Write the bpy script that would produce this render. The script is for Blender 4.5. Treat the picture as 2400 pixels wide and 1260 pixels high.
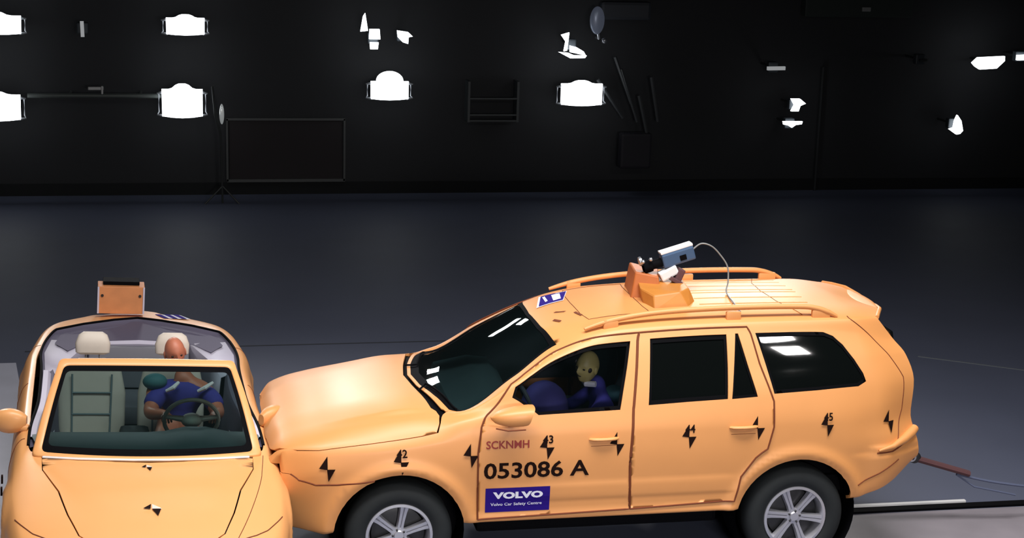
import bpy, bmesh, math, random
import numpy as np
from mathutils import Vector, Matrix
from mathutils.geometry import delaunay_2d_cdt
random.seed(4)
for o in list(bpy.data.objects): bpy.data.objects.remove(o)
scn = bpy.context.scene
COL = scn.collection

# ---------------------------------------------------------------- camera, world, lights, exposure
cd = bpy.data.cameras.new('camera'); cam = bpy.data.objects.new('camera', cd); COL.objects.link(cam)
cd.sensor_width = 36.0; cd.lens = 3884.2/2400*36.0; cd.clip_end = 200
cam.matrix_world = (Matrix.Translation((-1.4124, -11.4629, 4.7655)) @ Matrix.Rotation(-.2006, 4, 'Z')
                    @ Matrix.Rotation(1.34, 4, 'X') @ Matrix.Rotation(.0295, 4, 'Z'))
scn.camera = cam
w = bpy.data.worlds.new('world'); scn.world = w; w.use_nodes = True
w.node_tree.nodes['Background'].inputs[0].default_value = (.45, .55, .85, 1)
w.node_tree.nodes['Background'].inputs[1].default_value = .006
scn.view_settings.view_transform = 'Standard'; scn.view_settings.look = 'None'
scn.view_settings.gamma = 1.0; scn.view_settings.use_curve_mapping = False
scn.view_settings.exposure = -0.2

def area(name, loc, target, sx, sy, power, col=(1, 1, 1), spread=math.pi):
    l = bpy.data.lights.new(name, 'AREA'); l.shape = 'RECTANGLE'; l.size = sx; l.size_y = sy
    l.energy = power; l.color = col; l.spread = spread
    o = bpy.data.objects.new(name, l); COL.objects.link(o); o.location = loc
    o.rotation_euler = (Vector(target)-Vector(loc)).to_track_quat('-Z', 'Y').to_euler()
    return o
# overhead and wall floods of the crash hall, plus added fill and sheen lights
area('flood_over', (1.1, -2.6, 7.8), (1.1, -1.0, 0), 8.0, 1.6, 430, (1, .965, .93), math.radians(108))
area('flood_front', (6.08, -6.95, 8.0), (1.2, -1.2, .6), .50, .36, 36, (1, .97, .94), math.radians(110))
area('flood_front', (6.50, -7.72, 8.0), (1.2, -1.2, .6), .44, .30, 36, (1, .97, .94), math.radians(110))
area('flood_near', (-3.0, -8.4, 8.0), (-1.2, -1.0, .6), 1.6, .5, 30, (1, .98, .95), math.radians(100))
area('side_fill', (1.2, -12.6, 3.6), (1.2, -1, .7), 2.0, .8, 62, (1, .97, .94), math.radians(60))  # unseen fill added on the camera side to lift the lower bodywork
area('flood_wall', (-.85, 13.45, 5.9), (-.3, 0, 1.4), 1.1, .6, 9, (.95, .97, 1), math.radians(36))
area('flood_wall', (-.75, 13.45, 7.15), (-.3, 0, 1.4), 1.0, .6, 9, (.95, .97, 1), math.radians(36))
area('sheen_fill', (7.0, 13.45, 6.0), (2.4, 0, 1.8), 3.0, 1.6, 22, (1, .97, .94), math.radians(28))  # unseen light added to put a pale sheen on the roof
area('sheen_fill', (-5.4, 13.45, 6.0), (-1.7, -1.4, .9), 2.0, 1.2, 14, (1, .97, .94), math.radians(28))  # unseen light added for sheen on the convertible's bonnet

# ---------------------------------------------------------------- materials
def mat(name, col, rough=.5, metal=0., coat=0., emit=None, estr=0., noise=0., nscale=20., spec=.5, bump=0.):
    m = bpy.data.materials.new(name); m.use_nodes = True; nt = m.node_tree; b = nt.nodes['Principled BSDF']
    b.inputs['Base Color'].default_value = (*col, 1); b.inputs['Roughness'].default_value = rough
    b.inputs['Metallic'].default_value = metal; b.inputs['Coat Weight'].default_value = coat
    b.inputs['Coat Roughness'].default_value = .25; b.inputs['Specular IOR Level'].default_value = spec
    if emit: b.inputs['Emission Color'].default_value = (*emit, 1); b.inputs['Emission Strength'].default_value = estr
    if noise or bump:
        tc = nt.nodes.new('ShaderNodeTexCoord'); n = nt.nodes.new('ShaderNodeTexNoise')
        n.inputs['Scale'].default_value = nscale; n.inputs['Detail'].default_value = 4
        nt.links.new(tc.outputs['Object'], n.inputs['Vector'])
        if noise:
            r = nt.nodes.new('ShaderNodeMapRange'); r.inputs['To Min'].default_value = 1-noise; r.inputs['To Max'].default_value = 1+noise
            nt.links.new(n.outputs['Fac'], r.inputs['Value'])
            mx = nt.nodes.new('ShaderNodeVectorMath'); mx.operation = 'SCALE'
            mx.inputs[0].default_value = col; nt.links.new(r.outputs['Result'], mx.inputs['Scale'])
            nt.links.new(mx.outputs['Vector'], b.inputs['Base Color'])
        if bump:
            bp = nt.nodes.new('ShaderNodeBump'); bp.inputs['Strength'].default_value = bump
            bp.inputs['Distance'].default_value = .01
            nt.links.new(n.outputs['Fac'], bp.inputs['Height']); nt.links.new(bp.outputs['Normal'], b.inputs['Normal'])
    return m
def glassmat(name, tint, alpha, rough=.02):
    """tinted window: clear transmission mixed with a mirror-like coat"""
    m = bpy.data.materials.new(name); m.use_nodes = True; nt = m.node_tree
    for n in list(nt.nodes):
        if n.type == 'BSDF_PRINCIPLED': nt.nodes.remove(n)
    out = nt.nodes['Material Output']
    tr = nt.nodes.new('ShaderNodeBsdfTransparent'); tr.inputs[0].default_value = (*tint, 1)
    gl = nt.nodes.new('ShaderNodeBsdfGlossy'); gl.inputs['Roughness'].default_value = rough
    df = nt.nodes.new('ShaderNodeBsdfDiffuse'); df.inputs[0].default_value = (.02, .035, .038, 1)
    fr = nt.nodes.new('ShaderNodeFresnel'); fr.inputs['IOR'].default_value = 1.5
    a = nt.nodes.new('ShaderNodeMixShader'); a.inputs[0].default_value = alpha
    nt.links.new(tr.outputs[0], a.inputs[1]); nt.links.new(df.outputs[0], a.inputs[2])
    b = nt.nodes.new('ShaderNodeMixShader'); nt.links.new(fr.outputs[0], b.inputs[0])
    nt.links.new(a.outputs[0], b.inputs[1]); nt.links.new(gl.outputs[0], b.inputs[2])
    nt.links.new(b.outputs[0], out.inputs['Surface'])
    return m
M = {}
M['paint'] = mat('orange_paint', (.74, .315, .098), .5, coat=.06, spec=.65, noise=.03, nscale=6)
M['paint2'] = mat('yellow_orange_paint', (.82, .385, .14), .45, coat=.2, noise=.03, nscale=6)
M['mount'] = mat('orange_mount_paint', (.52, .20, .035), .5, noise=.12, nscale=8)
M['boxp'] = mat('dull_orange_box', (.62, .24, .09), .6, noise=.2, nscale=10)
M['black'] = mat('black_rubber', (.004, .004, .005), .7, spec=.03)
M['gap'] = mat('gap_dark', (.16, .035, .008), .8)
M['tyre'] = mat('tyre_rubber', (.009, .012, .014), .8, noise=.2, nscale=30)
M['alloy'] = mat('alloy', (.62, .62, .68), .3, metal=.7)
M['darkmetal'] = mat('dark_metal', (.05, .05, .055), .45, metal=.6)
M['steel'] = mat('steel', (.55, .57, .62), .3, metal=.8)
M['darkglass'] = mat('dark_glass', (.003, .004, .004), .03, spec=.4)
M['glass'] = glassmat('windscreen_glass', (.45, .56, .58), .12)
M['sideglass'] = glassmat('side_glass', (.72, .74, .82), .04)
M['cabglass'] = glassmat('convertible_glass', (.25, .35, .35), .10)
M['lining'] = mat('cabin_lining', (.02, .026, .03), .8)
M['seatdk'] = mat('seat_grey', (.16, .21, .23), .7, noise=.1, nscale=14)
M['dash'] = mat('dashboard_green_grey', (.07, .105, .11), .6, noise=.1)
M['cream'] = mat('cream_leather', (.62, .55, .48), .55, noise=.05, nscale=12, bump=.1)
M['lav'] = mat('pale_trim', (.55, .52, .64), .6)
M['purple'] = mat('purple_grey_trim', (.10, .09, .14), .75)
M['grey'] = mat('grey_trim', (.16, .16, .19), .7)
M['skin'] = mat('dummy_vinyl', (.50, .17, .10), .5, noise=.1)
M['face'] = mat('dummy_yellow', (.52, .42, .14), .5, noise=.1)
M['facemark'] = mat('dummy_dark_marks', (.02, .012, .01), .6)
M['blue'] = mat('blue_cloth', (.05, .045, .30), .8, noise=.15, nscale=12, bump=.3)
M['teal'] = mat('teal_pad', (.05, .17, .19), .7)
M['white'] = mat('white_paint', (.8, .8, .82), .5)
M['decal'] = mat('decal_navy', (.022, .008, .20), .8, spec=.1)
M['decalw'] = mat('decal_white', (.8, .8, .92), .8, spec=.1)
M['ink'] = mat('black_ink', (.012, .004, .003), .8, spec=.1)
M['redink'] = mat('red_ink', (.30, .02, .012), .5)
M['camblue'] = mat('camera_blue', (.06, .115, .22), .4, metal=.2)
M['lamp'] = mat('lamp_lens', (.9, .9, .9), .4, emit=(.93, .97, 1), estr=5.0)
M['lampdim'] = mat('lamp_lens_dim', (.6, .6, .6), .4, emit=(.75, .78, .8), estr=.35)
M['housing'] = mat('lamp_housing', (.05, .06, .07), .5, metal=.3)
M['yoke'] = mat('lamp_yoke', (.35, .37, .40), .35, metal=.2, emit=None)
M['rig'] = mat('rig_steel', (.045, .05, .05), .5, metal=.3)
M['cloth'] = mat('strap_brown', (.10, .04, .045), .8)
M['rope'] = mat('rope_blue', (.10, .12, .2), .7)

# ---------------------------------------------------------------- helpers
def link(name, verts, faces, m, parent=None, smooth=True, local=False, kind=None):
    me = bpy.data.meshes.new(name); me.from_pydata([tuple(map(float, v)) for v in verts], [], faces); me.validate()
    ms = m if isinstance(m, (list, tuple)) else [m]
    for q in ms: me.materials.append(q)
    if smooth: me.polygons.foreach_set('use_smooth', [True]*len(me.polygons))
    me.update()
    o = bpy.data.objects.new(name, me); COL.objects.link(o)
    if parent:
        o.parent = parent
        if not local: o.matrix_parent_inverse = parent.matrix_basis.inverted()
    if kind: o['kind'] = kind
    return o
def root(name, loc, label, cat, group=None, rot=None):
    o = bpy.data.objects.new(name, None); COL.objects.link(o); o.empty_display_size = .2
    if rot is not None: o.matrix_basis = Matrix.Translation(loc) @ rot.to_4x4()
    else: o.location = loc
    tag(o, label, cat, group); return o
def tag(o, label, cat, group=None):
    o['label'] = label; o['category'] = cat
    if group: o['group'] = group
    return o
class MB:
    def __init__(s): s.v = []; s.f = []
    def add(s, v, f):
        n = len(s.v); s.v += [tuple(map(float, a)) for a in v]; s.f += [tuple(n+i for i in q) for q in f]; return s
    def box(s, c, d, R=None, bev=0.0):
        bm = bmesh.new(); bmesh.ops.create_cube(bm, size=1)
        for q in bm.verts: q.co = Vector((q.co.x*d[0], q.co.y*d[1], q.co.z*d[2]))
        if bev: bmesh.ops.bevel(bm, geom=bm.edges[:], offset=bev, segments=2, affect='EDGES', profile=.6)
        bm.verts.index_update(); bm.verts.ensure_lookup_table()
        vs = [(R @ q.co if R else q.co)+Vector(c) for q in bm.verts]
        s.add(vs, [[q.index for q in f.verts] for f in bm.faces]); bm.free(); return s
    def tube(s, pts, r, n=8, cap=True, flat=1.0):
        P = [Vector(p) for p in pts]; R = r if isinstance(r, (list, tuple)) else [r]*len(P)
        vs = []; ref = Vector((0, 0, 1))
        for i, p in enumerate(P):
            t = (P[min(i+1, len(P)-1)]-P[max(i-1, 0)]).normalized()
            a = t.cross(ref)
            if a.length < .05: a = t.cross(Vector((1, 0, 0)))
            a.normalize(); b = a.cross(t)
            for k in range(n):
                th = 2*math.pi*k/n; vs.append(p+(a*math.cos(th)+b*math.sin(th)*flat)*R[i])
        fs = [(i*n+k, i*n+(k+1) % n, (i+1)*n+(k+1) % n, (i+1)*n+k) for i in range(len(P)-1) for k in range(n)]
        if cap: fs += [tuple(range(n))[::-1], tuple((len(P)-1)*n+k for k in range(n))]
        return s.add(vs, fs)
    def lathe(s, prof, c, axis=(0, -1, 0), n=48):
        """prof: (radius, distance along axis)"""
        ax = Vector(axis).normalized(); a = ax.cross(Vector((.013, .002, 1))).normalized(); b = ax.cross(a)
        vs = []; 
        for r, h in prof:
            for k in range(n):
                th = 2*math.pi*k/n; vs.append(Vector(c)+ax*h+(a*math.cos(th)+b*math.sin(th))*r)
        fs = [(i*n+k, i*n+(k+1) % n, (i+1)*n+(k+1) % n, (i+1)*n+k) for i in range(len(prof)-1) for k in range(n)]
        return s.add(vs, fs)
    def sphere(s, c, r, R=None, n=20, m=12):
        rr = r if isinstance(r, (list, tuple)) else (r, r, r); vs = []; fs = []
        for i in range(m+1):
            ph = math.pi*i/m
            for k in range(n):
                th = 2*math.pi*k/n
                q = Vector((rr[0]*math.sin(ph)*math.cos(th), rr[1]*math.sin(ph)*math.sin(th), rr[2]*math.cos(ph)))
                vs.append((R @ q if R else q)+Vector(c))
        for i in range(m):
            for k in range(n): fs.append((i*n+k, i*n+(k+1) % n, (i+1)*n+(k+1) % n, (i+1)*n+k))
        return s.add(vs, fs)
    def prism(s, poly, c, ux, uy, depth):
        """2-D outline poly placed at c with axes ux, uy, extruded by depth along ux x uy"""
        ux = Vector(ux).normalized(); uy = Vector(uy).normalized(); nz = ux.cross(uy); n = len(poly)
        f = [Vector(c)+ux*a+uy*b for a, b in poly]; g = [p+nz*depth for p in f]
        return s.add(f+g, [tuple(range(n))[::-1], tuple(range(n, 2*n))]+[(i, (i+1) % n, n+(i+1) % n, n+i) for i in range(n)])
    def build(s, name, m, parent=None, smooth=False, local=False, bevel=0, sub=0, kind=None):
        o = link(name, s.v, s.f, m, parent, smooth, local, kind)
        bm = bmesh.new(); bm.from_mesh(o.data)
        if sub: bmesh.ops.remove_doubles(bm, verts=bm.verts[:], dist=1e-5)
        bmesh.ops.recalc_face_normals(bm, faces=bm.faces[:]); bm.to_mesh(o.data); bm.free()
        if bevel:
            k = o.modifiers.new('bevel', 'BEVEL'); k.width = bevel; k.segments = 2; k.limit_method = 'ANGLE'
        if sub:
            k = o.modifiers.new('sub', 'SUBSURF'); k.levels = k.render_levels = sub
        if smooth: autosmooth(o)
        return o
def autosmooth(o, ang=40):
    me = o.data
    bm = bmesh.new(); bm.from_mesh(me)
    for e in bm.edges:
        if len(e.link_faces) == 2 and e.calc_face_angle(0) > math.radians(ang): e.smooth = False
    bm.to_mesh(me); bm.free()
def spline(pts, n=8, closed=False):
    P = [np.array(p, float) for p in pts]; out = []; m = len(P)
    rng = range(m if closed else m-1)
    for i in rng:
        p0 = P[(i-1) % m] if closed or i > 0 else P[i]; p1 = P[i]; p2 = P[(i+1) % m]
        p3 = P[(i+2) % m] if closed or i+2 < m else P[i+1]
        for k in range(n):
            t = k/n
            out.append(.5*((2*p1)+(-p0+p2)*t+(2*p0-5*p1+4*p2-p3)*t*t+(-p0+3*p1-3*p2+p3)*t**3))
    if not closed: out.append(P[-1])
    return out

# ---------------------------------------------------------------- smooth lofted car surfaces
def pchip(xk, yk, x, flat=False):
    xk = np.asarray(xk, float); yk = np.asarray(yk, float); x = np.clip(np.asarray(x, float), xk[0], xk[-1])
    if len(xk) == 2:
        return yk[0] + (yk[1]-yk[0])*(x-xk[0])/(xk[1]-xk[0])
    h = np.diff(xk); d = np.diff(yk)/h; m = np.zeros_like(yk)
    for i in range(1, len(xk)-1):
        if d[i-1]*d[i] > 0:
            w1 = 2*h[i]+h[i-1]; w2 = h[i]+2*h[i-1]
            m[i] = (w1+w2)/(w1/d[i-1]+w2/d[i])
    m[0] = d[0]; m[-1] = 0 if flat else d[-1]
    i = np.clip(np.searchsorted(xk, x, side='right')-1, 0, len(xk)-2)
    t = (x-xk[i])/h[i]
    return ((1+2*t)*(1-t)**2*yk[i] + t*(1-t)**2*h[i]*m[i] + t*t*(3-2*t)*yk[i+1] + t*t*(t-1)*h[i]*m[i+1])

class Surf:
    """rows: list of (ykeys, zkeys) along the car's length; (u, s) -> (length, half width, height)"""
    def __init__(self, rows, ends, nose, tail, nu=360, ns=240):
        self.R = len(rows); self.u0, self.u1 = nose[0], tail[1]
        U = np.linspace(self.u0, self.u1, nu); self.U = U
        X = np.zeros((self.R, nu)); Y = X.copy(); Z = X.copy()
        for r, (yk, zk) in enumerate(rows):
            Y[r] = pchip([a for a, b in yk], [b for a, b in yk], U)
            Z[r] = pchip([a for a, b in zk], [b for a, b in zk], U)
            a, b = ends[r]
            x = U.copy()
            k = U < nose[1]; x[k] = nose[1]-(nose[1]-U[k])/(nose[1]-nose[0])*(nose[1]-a)
            k = U > tail[0]; x[k] = tail[0]+(U[k]-tail[0])/(tail[1]-tail[0])*(b-tail[0])
            X[r] = x
        S = np.linspace(0, self.R-1, ns); self.S = S
        G = np.zeros((nu, ns, 3)); sk = np.arange(self.R)
        for i in range(nu):
            c = np.sqrt(np.diff(X[:, i])**2+np.diff(Y[:, i])**2+np.diff(Z[:, i])**2)
            T = np.concatenate([[0], np.cumsum(np.maximum(c, .012))]); t = np.interp(S, sk, T)
            G[i, :, 0] = pchip(T, X[:, i], t, True); G[i, :, 1] = pchip(T, Y[:, i], t); G[i, :, 2] = pchip(T, Z[:, i], t, True)
        self.G = G
        du = np.gradient(G, axis=0); ds = np.gradient(G, axis=1)
        n = np.cross(ds, du); l = np.linalg.norm(n, axis=2, keepdims=True); n = n/np.maximum(l, 1e-9)
        self.N = n            # sign settled so that the half-width side points outward
        if n[nu//2, ns//3, 1] < 0: self.N = -n
    def _bil(self, A, u, s):
        fu = (u-self.u0)/(self.u1-self.u0)*(A.shape[0]-1); fs = s/(self.R-1)*(A.shape[1]-1)
        fu = min(max(fu, 0), A.shape[0]-1.001); fs = min(max(fs, 0), A.shape[1]-1.001)
        i, j = int(fu), int(fs); a, b = fu-i, fs-j
        return A[i, j]*(1-a)*(1-b)+A[i+1, j]*a*(1-b)+A[i, j+1]*(1-a)*b+A[i+1, j+1]*a*b
    def at(self, u, s, off=0.0):
        p = self._bil(self.G, u, s)
        if off:
            p = p + self._bil(self.N, u, s)*off
        return p

SUV_ROWS = [
 ([(-.88,.62),(-.5,.82),(3.0,.83),(3.5,.78),(3.8,.62)], [(-.88,.36),(.3,.42),(2.4,.43),(3.0,.44),(3.3,.455),(3.6,.54),(3.8,.66)]),
 ([(-.88,.74),(-.5,.905),(0,.922),(3.0,.922),(3.5,.875),(3.8,.71)], [(-.88,.42),(.3,.46),(2.4,.465),(3.0,.49),(3.3,.51),(3.6,.59),(3.8,.70)]),
 ([(-.88,.80),(-.5,.91),(0,.93),(3.0,.93),(3.5,.90),(3.8,.74)], [(-.88,.60),(.3,.62),(3.0,.64),(3.8,.76)]),
 ([(-.88,.82),(-.5,.92),(0,.94),(3.0,.94),(3.5,.91),(3.8,.76)], [(-.88,.76),(-.5,.83),(.3,.86),(3.0,.88),(3.8,.88)]),
 ([(-.88,.80),(-.5,.90),(0,.925),(3.0,.93),(3.45,.89),(3.8,.73)], [(-.88,.85),(-.5,.95),(0,.99),(.5,1.04),(3.0,1.07),(3.8,1.06)]),
 ([(-.88,.76),(-.5,.86),(.2,.872),(.6,.882),(2.5,.882),(3.0,.87),(3.45,.83),(3.8,.69)], [(-.88,.88),(-.8,.97),(-.5,1.02),(-.1,1.06),(.25,1.11),(.45,1.17),(.7,1.195),(.95,1.205),(1.6,1.22),(2.3,1.25),(3.3,1.30),(3.8,1.30)]),
 ([(-.88,.71),(-.5,.76),(.3,.79),(.45,.82),(.8,.842),(1.12,.812),(1.4,.790),(2.0,.786),(3.0,.775),(3.4,.752),(3.8,.62)], [(-.88,.895),(-.8,.99),(-.5,1.07),(-.2,1.115),(.1,1.155),(.3,1.17),(.45,1.195),(.8,1.30),(1.12,1.385),(1.4,1.43),(2.0,1.45),(3.0,1.48),(3.4,1.49),(3.8,1.48)]),
 ([(-.88,.63),(-.5,.68),(.3,.735),(.45,.79),(.8,.795),(1.12,.715),(1.4,.679),(1.65,.668),(2.3,.664),(3.0,.659),(3.4,.652),(3.8,.56)], [(-.88,.90),(-.8,1.0),(-.5,1.09),(-.2,1.14),(.1,1.175),(.3,1.185),(.45,1.21),(.8,1.395),(1.12,1.555),(1.4,1.635),(1.65,1.655),(2.3,1.68),(3.0,1.68),(3.4,1.65),(3.8,1.58)]),
 ([(-.88,.58),(-.5,.62),(.3,.68),(.42,.735),(.8,.66),(1.12,.58),(1.35,.60),(1.6,.615),(3.0,.615),(3.4,.61),(3.8,.53)], [(-.88,.90),(-.8,1.005),(-.5,1.10),(-.2,1.16),(.1,1.20),(.3,1.20),(.42,1.195),(.8,1.42),(1.12,1.61),(1.35,1.685),(1.6,1.72),(2.3,1.748),(3.0,1.752),(3.4,1.75),(3.8,1.74)]),
 ([(-.88,.33),(.3,.36),(3.8,.33)], [(-.88,.91),(-.8,1.02),(-.5,1.125),(-.2,1.19),(.1,1.23),(.2,1.235),(.32,1.26),(.8,1.52),(1.1,1.675),(1.3,1.73),(1.7,1.78),(2.4,1.805),(3.0,1.80),(3.4,1.785),(3.8,1.745)]),
 ([(-.88,0),(3.8,0)], [(-.88,.91),(-.8,1.02),(-.5,1.13),(-.2,1.195),(.1,1.235),(.18,1.24),(.3,1.265),(.8,1.545),(1.08,1.69),(1.3,1.745),(1.7,1.79),(2.4,1.82),(3.0,1.815),(3.4,1.79),(3.8,1.705)]),
]
SUV_ENDS = [(-.60,3.72),(-.74,3.80),(-.78,3.84),(-.80,3.82),(-.84,3.77),(-.86,3.79),(-.87,3.74),(-.88,3.66),(-.88,3.53),(-.90,3.64),(-.90,3.70)]
suv = Surf(SUV_ROWS, SUV_ENDS, (-.88,-.5), (3.0,3.8))

CAB_ROWS = [   # convertible: length measured rearward from the front axle
 ([(-.95,.5),(-.6,.74),(0,.80),(2.6,.80),(3.3,.74),(3.8,.45)], [(-.95,.25),(0,.22),(2.6,.22),(3.8,.35)]),
 ([(-.95,.6),(-.6,.82),(0,.875),(2.6,.875),(3.3,.80),(3.8,.50)], [(-.95,.34),(0,.30),(2.6,.30),(3.8,.42)]),
 ([(-.95,.62),(-.6,.85),(0,.91),(2.6,.905),(3.3,.80),(3.8,.50)], [(-.95,.50),(0,.54),(2.6,.56),(3.8,.62)]),
 ([(-.95,.60),(-.6,.84),(0,.905),(2.6,.90),(3.3,.76),(3.8,.46)], [(-.95,.58),(0,.70),(2.6,.76),(3.8,.76)]),
 ([(-.95,.57),(-.6,.79),(0,.86),(.5,.868),(2.4,.868),(2.9,.81),(3.3,.73),(3.8,.44)], [(-.95,.63),(-.6,.73),(0,.82),(.6,.88),(2.6,.94),(3.2,.97),(3.8,.94)]),
 ([(-.95,.52),(-.6,.72),(0,.80),(.5,.82),(2.3,.82),(2.9,.755),(3.3,.65),(3.8,.36)], [(-.95,.66),(-.6,.76),(0,.86),(.6,.935),(1.5,.965),(2.6,1.0),(3.2,1.03),(3.8,.99)]),
 ([(-.95,.44),(-.6,.56),(0,.70),(.5,.765),(2.3,.765),(2.9,.69),(3.3,.57),(3.8,.28)], [(-.95,.68),(-.6,.79),(0,.89),(.6,.945),(1.5,.97),(2.6,1.01),(3.2,1.04),(3.8,1.0)]),
 ([(-.95,.22),(0,.35),(.5,.40),(2.3,.38),(3.8,.14)], [(-.95,.70),(-.6,.82),(0,.92),(.3,.95),(.6,.96),(2.6,1.02),(3.2,1.045),(3.8,1.0)]),
 ([(-.95,0),(3.8,0)], [(-.95,.70),(-.6,.825),(0,.925),(.3,.955),(.6,.965),(2.6,1.02),(3.2,1.045),(3.8,1.0)]),
]
CAB_ENDS = [(-.80,3.6),(-.92,3.72),(-.95,3.78),(-.95,3.78),(-.93,3.74),(-.92,3.70),(-.92,3.68),(-.95,3.80),(-.97,3.84)]
cab = Surf(CAB_ROWS, CAB_ENDS, (-.95,-.5), (3.0,3.8))

# ---------------------------------------------------------------- surface patches
SC = .15
def poly_dense(poly, step=.035, closed=True):
    out = []; n = len(poly)
    for i in range(n if closed else n-1):
        a = np.array(poly[i], float); b = np.array(poly[(i+1) % n], float)
        d = b-a; L = math.hypot(d[0], d[1]*SC); k = max(1, int(math.ceil(L/step)))
        for j in range(k): out.append(tuple(a+d*j/k))
    if not closed: out.append(tuple(poly[-1]))
    return out
def rounded(poly, r=.02, n=3):
    """cut and round every corner of a (u,s) outline"""
    out = []; m = len(poly)
    for i in range(m):
        p = np.array(poly[i], float)*[1, SC]; a = np.array(poly[i-1], float)*[1, SC]; b = np.array(poly[(i+1) % m], float)*[1, SC]
        la = np.linalg.norm(a-p); lb = np.linalg.norm(b-p); rr = min(r, la*.4, lb*.4)
        q0 = p+(a-p)/la*rr; q1 = p+(b-p)/lb*rr
        for k in range(n+1):
            t = k/n; q = (1-t)**2*q0+2*t*(1-t)*p+t*t*q1; out.append((q[0], q[1]/SC))
    return out
def area2(poly): return sum(poly[i-1][0]*poly[i][1]-poly[i][0]*poly[i-1][1] for i in range(len(poly)))/2
def inset(poly, d):
    """shrink a (u,s) outline by d metres"""
    P = [np.array(p, float)*[1, SC] for p in poly]; sg = 1 if area2(P) > 0 else -1; out = []; n = len(P)
    for i in range(n):
        a = P[i]-P[i-1]; b = P[(i+1) % n]-P[i]
        a /= max(np.linalg.norm(a), 1e-9); b /= max(np.linalg.norm(b), 1e-9)
        na = np.array([-a[1], a[0]])*sg; nb = np.array([-b[1], b[0]])*sg; m = na+nb
        m /= max(np.linalg.norm(m), .3); k = 1/max(m@na, .5)
        q = P[i]+m*d*k; out.append((q[0], q[1]/SC))
    return out
def inside(p, poly):
    x, y = p; c = False; n = len(poly)
    for i in range(n):
        x1, y1 = poly[i-1]; x2, y2 = poly[i]
        if (y1 > y) != (y2 > y) and x < (x2-x1)*(y-y1)/(y2-y1)+x1: c = not c
    return c
def tri(poly, holes=(), gu=.045, gs=.2, step=.035):
    loops = [poly_dense(poly, step)]+[poly_dense(h, step) for h in holes]
    pts = []; edges = []
    for L in loops:
        n = len(pts); pts += [Vector((a, b*SC)) for a, b in L]; edges += [(n+i, n+(i+1) % len(L)) for i in range(len(L))]
    B = np.array([(p.x, p.y) for p in pts])
    us = [p[0] for p in loops[0]]; ss = [p[1] for p in loops[0]]
    u = math.floor(min(us)/gu)*gu
    while u < max(us):
        s = math.floor(min(ss)/gs)*gs
        while s < max(ss):
            if inside((u, s), loops[0]) and not any(inside((u, s), h) for h in loops[1:]):
                if np.min((B[:, 0]-u)**2+(B[:, 1]-s*SC)**2) > (.4*gu)**2: pts.append(Vector((u, s*SC)))
            s += gs
        u += gu
    v, e, f, _, _, _ = delaunay_2d_cdt(pts, edges, [], 0, 1e-5)
    F = []
    for t in f:
        c = (sum(v[i].x for i in t)/3, sum(v[i].y for i in t)/3/SC)
        if inside(c, loops[0]) and not any(inside(c, h) for h in loops[1:]): F.append(tuple(t))
    return [(q.x, q.y/SC) for q in v], F
class Car:
    def __init__(s, surf, fw, parent, local=False): s.s = surf; s.fw = fw; s.p = parent; s.local = local; s.dent = .045 if local else 0
    def pt(s, u, v, side, off=0.): 
        p = s.fw(s.s.at(u, v, off), side)
        if s.dent and side > 0: p = p-np.array([s.dent*math.exp(-((u-1.75)/.75)**4), 0, 0])
        return p
    def geo(s, acc, poly, holes=(), sides=(-1, 1), off=0., **k):
        """add one patch of the surface to acc = [verts, normals, faces, rim loops]"""
        V, F = tri(poly, holes, **k)
        for sd in sides:
            n0 = len(acc[0]); z = s.fw(np.zeros(3), sd)
            P = [s.pt(a, b, sd, off) for a, b in V]
            N = [s.fw(s.s._bil(s.s.N, a, b), sd)-z for a, b in V]
            N = [q/max(np.linalg.norm(q), 1e-9) for q in N]
            acc[0] += P; acc[1] += N; cnt = {}
            for t in F:
                p = [P[i] for i in t]; n = N[t[0]]+N[t[1]]+N[t[2]]
                if np.cross(p[1]-p[0], p[2]-p[0])@n < 0: t = t[::-1]
                acc[2].append(tuple(n0+i for i in t))
                for i in range(3):
                    e = (t[i], t[(i+1) % 3]); cnt[e] = cnt.get(e, 0)+1
            acc[3] += [(n0+a, n0+b) for a, b in cnt if (b, a) not in cnt]
    def finish(s, acc, name, m, thick=0., parent=None):
        V, N, F, E = acc; V = list(V); F = list(F); nf = len(F)
        LN = [N[i] for f in F for i in f]
        if thick:
            inner = {}
            for a, b in E:
                for q in (a, b):
                    if q not in inner: inner[q] = len(V); V.append(V[q]-N[q]*thick)
                f = (b, a, inner[a], inner[b]); F.append(f)
                n = np.cross(V[a]-V[b], V[inner[a]]-V[b]); n = n/max(np.linalg.norm(n), 1e-9); LN += [n]*4
        me = bpy.data.meshes.new(name); me.from_pydata([tuple(map(float, v)) for v in V], [], F); me.materials.append(m)
        me.polygons.foreach_set('use_smooth', [True]*len(me.polygons)); me.update()
        me.normals_split_custom_set([tuple(map(float, n)) for n in LN])
        o = bpy.data.objects.new(name, me); COL.objects.link(o); o.parent = parent or s.p
        if not s.local: o.matrix_parent_inverse = s.p.matrix_basis.inverted()
        if parent and parent is not s.p: o.matrix_parent_inverse = Matrix()
        return o
    def panel(s, name, m, poly, holes=(), sides=(-1, 1), off=0., thick=.018, parent=None, **k):
        acc = [[], [], [], []]; s.geo(acc, poly, holes, sides, off, **k)
        return s.finish(acc, name, m, thick, parent)
    def window(s, name, m, poly, sides=(-1,), off=-.010, seal=.022, parent=None):
        o = s.panel(name, m, poly, (), sides, off, .004, parent)
        r = s.panel('window_seal', M['black'], poly, (inset(poly, seal),), sides, off+.004, .006, parent or s.p)
        return o
    def line(s, name, m, pts, r=.004, sides=(-1,), off=0., parent=None):
        for sd in sides:
            b = MB(); P = [s.pt(a, c, sd, off) for a, c in poly_dense(pts, .03, False)]
            b.tube(P, r, 6)
            o = b.build(name, m, parent or s.p, True, s.local)
            if parent and parent is not s.p: o.matrix_parent_inverse = Matrix()
        return o
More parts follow.
